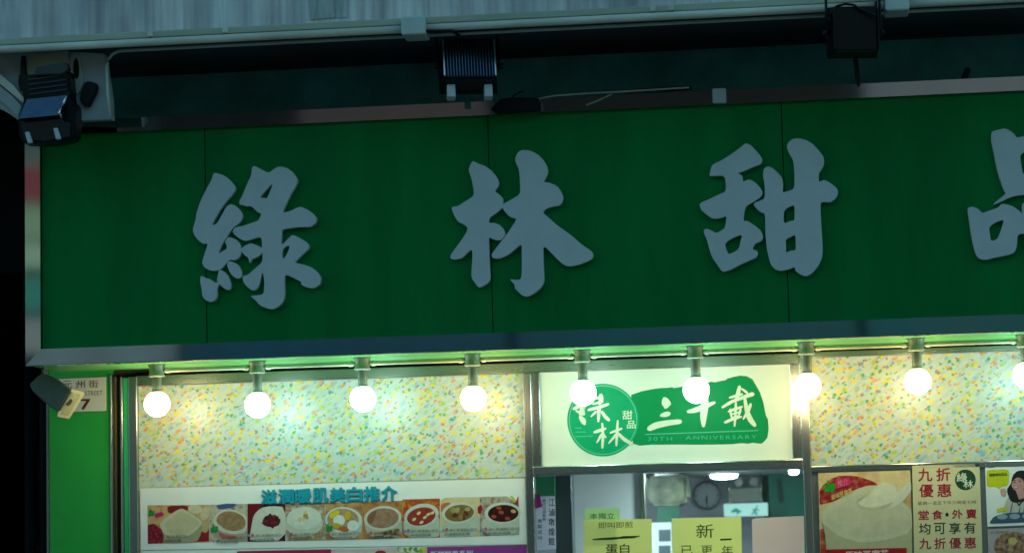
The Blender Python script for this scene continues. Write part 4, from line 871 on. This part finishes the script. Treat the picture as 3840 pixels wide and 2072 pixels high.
flat('dish', [C4(*q) for q in ((1322, 1210), (1350, 1170), (1420, 1150), (1520, 1145), (1640, 1150), (1640, 1200), (1340, 1214))], Yw-.0011, ink((60, 85, 110)), pw, smooth=1)
for k in range(3): flat('dish_food', ell(C4, 1400+k*75, 1172-k*2, 32, 16), Yw-.0015, ink((150, 165, 175)), pw)
pg = poster('dish_poster', 'poster of a round dish of grains below the woman poster', 'poster', [C4(1312, 1248), C4(1720, 1228), C4(1745, 1640), C4(1330, 1650)], -.012, ink((180, 165, 165)), .010)
flat('dish', ell(C4, 1465, 1350, 115, 88), Yw, gsm('grain_dish', [(70, 45, 40), (150, 110, 85), (190, 165, 130)], 45), pg)
flat('dish_centre', ell(C4, 1462, 1318, 26, 22), Yw-.0006, ink((205, 185, 110)), pg)
text('lettering', '紅豆薏米', C4(1330, 1262), C4(1440, 1255), C4(1332, 1275), Yw, ink((110, 60, 60)), pg, .0)

# --- paper notes on the window glass
YEL = paper('yellow_paper', (.90, .87, .40), .5)
na = poster('paper_note', 'yellow paper note with an underlined heading taped to the window', 'note', [C3(395, 1192), C3(802, 1184), C3(806, 1600), C3(400, 1610)], .022, YEL, .0012)
INK_ = ink((50, 55, 20))
text('handwriting', '即叫即煎', *tx(C3, 485, 1205, 690, 1243, -.02), .0212, ink((95, 100, 40)), na, .0)
strokes('underline', C3, [([(452, 1308), (520, 1302), (580, 1305), (640, 1290), (690, 1298), (732, 1286)], [4, 5, 4, 5, 4, 3])], .0212, INK_, na)
text('handwriting', '蛋白', *tx(C3, 528, 1335, 668, 1390, -.01), .0212, INK_, na, .01)
text('handwriting', '燉鮮奶', *tx(C3, 500, 1420, 700, 1475, -.01), .0212, INK_, na, .01)
nb = poster('paper_note', 'yellow paper note with one large black character at its head, beside the pinkish sheet', 'note', [C3(922, 1182), C3(1338, 1172), C3(1345, 1600), C3(928, 1610)], .020, YEL, .0012)
text('handwriting', '新', *tx(C3, 1068, 1218, 1172, 1300, -.03), .0192, INK_, nb, .005)
text('handwriting', '一', *tx(C3, 1212, 1304, 1280, 1314, -.05), .0192, INK_, nb, .0)
for i, (ch, u) in enumerate((('已', 978), ('更', 1098), ('年', 1220))): text('handwriting', ch, *tx(C3, u, 1345, u+68, 1402, -.03), .0192, INK_, nb, .005)
nc = poster('paper_note', 'plain pinkish brown paper sheet taped in the window corner', 'note', [C3(1402, 1188), C3(1425, 1180), C3(1712, 1167), C3(1722, 1600), C3(1410, 1610)], .021, paper('pink_paper', (.84, .67, .62), .45), .0012)
nd = poster('paper_note', 'pale green paper note half hidden behind the underlined yellow note', 'note', [C3(402, 1125), C3(612, 1120), C3(616, 1330), C3(405, 1335)], .045, paper('lime_paper', (.80, .90, .52), .5), .0012)
text('handwriting', '本獨立', *tx(C3, 432, 1152, 580, 1186, -.02), .0445, INK_, nd, .0)
ne = poster('price_sheet', 'lavender sheet of vertical Chinese writing inside the window edge', 'notice', [C3(112, 1055), C3(226, 1048), C3(232, 1365), C3(118, 1372)], .05, paper('lavender_paper', (.86, .78, .90), .55), .0012)
for i, ch in enumerate('江滷墩煌餛'[:5]): text('handwriting', ch, *tx(C3, 186, 1065+i*58, 222, 1110+i*58), .0494, ink((40, 45, 55)), ne, .01)
for i, ch in enumerate('雙式任選套餐'): text('handwriting', ch, *tx(C3, 148, 1068+i*22, 172, 1086+i*22), .0494, ink((70, 70, 85)), ne, .0)
for i, ch in enumerate('各款式均'): text('handwriting', ch, *tx(C3, 122, 1185+i*34, 148, 1208+i*34), .0494, ink((60, 60, 75)), ne, .01)
nf = poster('magenta_tag', 'magenta paper tab stuck beside the lavender sheet', 'tag', [C3(106, 1042), C3(132, 1033), C3(150, 1112), C3(112, 1123)], .0455, ink((190, 10, 120)), .0012)

# ================================================================== INTERIOR
zce = ZL([(2600, 1790)], 4.2)
xi0, xi1 = P(1900, 1800, 2).x-.4, P(3200, 1800, 2).x+.6
room = thing('shop_interior', 'pale lavender shop interior with dark green side panel seen through the window', 'room', ((xi0+xi1)/2, 2.2, 0))
LAV = mat('lavender_wall', (.50, .52, .60), .7, 0, .06, 2)
box('back_wall', xi0, xi1, 4.2, 4.3, 0, zce+.3, LAV, room)
box('side_wall', xi0-.1, xi0, .31, 4.3, 0, zce+.3, LAV, room)
box('side_wall', xi1, xi1+.1, .31, 4.3, 0, zce+.3, LAV, room)
box('room_ceiling', xi0, xi1, .07, 4.2, zce, zce+.1, mat('grey_ceiling', (.34, .40, .40), .7), room)
struct(box('shop_floor', xi0, xi1, .07, 4.2, .002, .02, mat('shop_floor_tile', (.3, .3, .28), .3)))
GW = mat('dark_green_panel', (.004, .16, .115), .5, 0, .15, 3)
a = P(*C3(1500, 900), 3.9).x; box('green_panel', a, xi1-.001, 3.85, 4.19, .021, zce-.001, GW, room, label='dark teal green wall panel at the right')
a = P(*C3(1300, 900), 4.1).x
box('green_panel', P(*C3(1462, 900), 4.1).x, P(*C3(1500, 900), 3.9).x-.01, 4.1, 4.19, 0.021, zce-.001, mat('green_panel_strip', (.01, .10, .05), .5), room)
# left: green top and steel column, white partition
prism('green_board', [C3(95, 930), C3(222, 925), C3(224, 1046), C3(100, 1050)], .5, .03, mat('green_board_paint', (.02, .30, .15), .5), room)
box('steel_column', P(*C3(222, 1100), .6).x, P(*C3(325, 1100), .6).x, .6, .75, .021, zce-.001, mat('dark_steel', (.10, .13, .15), .35, .7), room, .004)
box('white_partition', P(*C3(310, 1100), 1.3).x, P(*C3(735, 1100), 1.3).x, 1.3, 1.36, .021, zce-.001, mat('white_partition_paint', (.66, .70, .74), .6, 0, .05, 2), room)
box('partition_edge', P(*C3(736, 1100), 1.28).x, P(*C3(766, 1100), 1.28).x, 1.27, 1.40, .021, zce-.001, STEEL, room, .003)
box('cabinet', P(*C3(800, 1300), 2.6).x, P(*C3(925, 1300), 2.6).x, 2.6, 3.1, .021, P(2500, *C3(0, 1205)[1:], 2.6).z, mat('cabinet_white', (.55, .60, .62), .4), room, .004)
for v0, v1 in ((1250, 1320), (1345, 1420)): prism('cabinet_opening', quad(C3, 845, v0, 915, v1), 2.598, .003, mat('cabinet_dark', (.06, .10, .12), .4), room)
# vent hood / wrapped unit
hd = thing('extract_unit', 'mottled grey foil wrapped extract unit beside the wall clock', 'extract unit', P(*C3(890, 1105), 3.0))
prism('wrapped_body', [C3(772, 930), C3(1015, 915), C3(1018, 1070), C3(985, 1105), C3(800, 1108), C3(770, 1085)], 2.9, .5, gsm('crumpled_foil', [(60, 75, 70), (120, 130, 110), (165, 172, 140)], 9), hd, .02)
prism('duct', [C3(820, 880), C3(960, 875), C3(960, 935), C3(820, 938)], 3.0, .3, STEEL, hd)
gb = thing('menu_slate', 'dark green board on a pale post below the extract unit', 'board', P(*C3(900, 1300), 2.75))
prism('slate', [C3(835, 1112), C3(968, 1108), C3(970, 1200), C3(838, 1204)], 2.70, .02, mat('slate_green', (.01, .12, .07), .5), gb)
tube('post', [(P(*C3(895, 1200), 2.71).x, 2.73, .02), P(*C3(895, 1150), 2.73)], .012, STEEL, gb)
# clock
ck = thing('wall_clock', 'round wall clock with dark rim on the lavender wall', 'clock', P(*C3(1133, 1045), 4.2))
def disc(name, r_out, r_in, y0, y1, m, par, c, n=40):
    bm = bmesh.new()
    def ring(r, y): return [bm.verts.new((c.x+r*cos(2*pi*k/n), y, c.z+r*sin(2*pi*k/n))) for k in range(n)]
    if r_in:
        A_, B_, C_, D_ = ring(r_out, y0), ring(r_in, y0), ring(r_out, y1), ring(r_in, y1)
        for k in range(n):
            j = (k+1) % n
            bm.faces.new((A_[k], A_[j], B_[j], B_[k])); bm.faces.new((A_[k], C_[k], C_[j], A_[j])); bm.faces.new((B_[k], B_[j], D_[j], D_[k]))
    else:
        A_, C_ = ring(r_out, y0), ring(r_out, y1); bm.faces.new(A_); bm.faces.new(C_[::-1])
        for k in range(n): bm.faces.new((A_[k], C_[k], C_[(k+1) % n], A_[(k+1) % n]))
    return from_bm(name, bm, m, par)
cc = P(*C3(1133, 1045), 4.15); rr = (P(*C3(1220, 1045), 4.15)-cc).length
cf_ = disc('clock_face', rr*.9, 0, 4.165, 4.198, mat('clock_face_grey', (.42, .46, .50), .4), ck, cc)
disc('clock_rim', rr, rr*.86, 4.145, 4.199, mat('clock_rim_dark', (.05, .06, .07), .3), ck, cc)
BKM = mat('clock_mark', (.03, .03, .035), .4)
for k in range(12):
    a = 2*pi*k/12; p0 = cc+Vector((sin(a), 0, cos(a)))*rr*.70; p1 = cc+Vector((sin(a), 0, cos(a)))*rr*.80
    p0.y = p1.y = 4.163; tube('hour_mark', [p0, p1], .003 if k % 3 else .005, BKM, cf_, 6)
for a, ln in ((radians(182), .62), (radians(190), .42)):
    p1 = cc+Vector((sin(a), 0, cos(a)))*rr*ln; p0 = Vector((cc.x, 4.160, cc.z)); p1.y = 4.160; tube('hand', [p0, p1], .004, BKM, cf_, 6)
# emergency twin light and exit sign
em = thing('emergency_light', 'beige emergency light box with two round lamp heads over the exit sign', 'emergency light', P(*C3(1358, 1085), 4.0))
EMB = mat('beige_box', (.42, .44, .38), .5)
prism('battery_box', [C3(1258, 1005), C3(1458, 998), C3(1460, 1080), C3(1262, 1086)], 3.98, .115, EMB, em, .006)
for u, v in ((1322, 967), (1415, 962)):
    c = P(*C3(u, v), 3.95); lh = disc('lamp_head', .030, 0, 3.93, 4.02, mat('lamp_head_grey', (.25, .28, .28), .4), em, c, 20); disc('lamp_lens', .024, 0, 3.922, 3.93, mat('lamp_lens_clear', (.16, .18, .18), .25), lh, c, 20)
    tube('stalk', [(c.x, 3.99, c.z-.02), (c.x, 4.01, P(*C3(u, 1010), 4.0).z-.01)], .008, EMB, em, 8)
ex = thing('exit_sign', 'lit pale exit sign with green arrow and running figure', 'exit sign', P(*C3(1365, 1170), 3.6))
SHEET_ex = prism('case', [C3(1232, 1096), C3(1496, 1088), C3(1498, 1166), C3(1236, 1172)], 3.6, .04, emitter('exit_sign_lit', (.50, .95, .92), .27, .10), ex, .003)
EG = emitter('exit_green', (0, .55, .38), .16, .05)
flat('arrow', [C3(*q) for q in ((1278, 1137), (1278, 1147), (1312, 1145), (1308, 1162), (1342, 1140), (1306, 1119), (1312, 1135))], 3.598, EG, SHEET_ex)
strokes('running_figure', C3, [([(1428, 1122), (1415, 1142)], [7, 6]), ([(1415, 1140), (1402, 1160)], [5, 4]), ([(1415, 1142), (1432, 1150), (1428, 1162)], [5, 4, 4]), ([(1426, 1126), (1445, 1136)], [4, 3]), ([(1424, 1126), (1404, 1128)], [4, 3]), ([(1432, 1108), (1434, 1112)], [6, 6])], 3.598, EG, SHEET_ex)
for u in (1270, 1460): 
    p = P(*C3(u, 1095), 3.62); tube('hanging_rod', [(p.x, 3.62, p.z-.005), (p.x, 3.62, zce)], .004, STEEL, ex, 6)
hk = thing('hanging_strap', 'dark strap hanging on the green wall panel', 'strap', P(*C3(1570, 1090), 3.84))
prism('strap', [C3(1552, 960), C3(1572, 955), C3(1585, 1085), C3(1566, 1090)], 3.82, .029, mat('strap_black', (.015, .03, .03), .5), hk, .004)
tube('hook', [P(*C3(1562, 962), 3.83), P(*C3(1562, 950), 3.83), (P(*C3(1562, 950), 3.83).x, 3.86, P(*C3(1562, 950), 3.83).z)], .006, STEEL, hk, 6)
# ceiling lamps (two visible and dim; brighter unseen ones added to light the room)
ADDED_LAMP = emitter('added_lamp_lit', (.85, 1.0, 1.0), 62.0)
LAMP2 = emitter('ceiling_lamp_dim', (.85, 1.0, 1.0), 9.0)
def ceil_lamp(x, y, r, label, m=ADDED_LAMP):
    t = thing('ceiling_lamp', label, 'ceiling lamp', (x, y, zce), 'ceiling lamps inside the shop')
    bm = bmesh.new(); add_lathe(bm, [(0, 0), (r*1.12, 0), (r*1.12, -.012), (r, -.014), (0, -.014)], (x, y, zce), 28); rm = from_bm('rim', bm, mat('lamp_rim_white', (.7, .7, .7), .4), t)
    bm = bmesh.new(); add_lathe(bm, [(r*.98, -.0145), (r*.9, -.030), (r*.6, -.038), (0, -.040)], (x, y, zce), 28); from_bm('diffuser', bm, m, rm, True)
def ceil_pt(u, v):
    d = P(*C3(u, v), 3)-CAM; t = (zce-.02-CAM.z)/d.z; return CAM+d*t
p = ceil_pt(1235, 928); ceil_lamp(p.x, p.y, .085, 'round lit ceiling lamp above the wall clock', LAMP2)
p = ceil_pt(1652, 902); ceil_lamp(p.x, p.y, .03, 'small lit ceiling spotlight by the green wall panel', LAMP2)
for x, y in ((-1.0, 2.0), (.2, 1.6), (-.3, .9)): ceil_lamp(x, y, .10, 'added round ceiling lamp, out of view just inside the shop window', ADDED_LAMP)
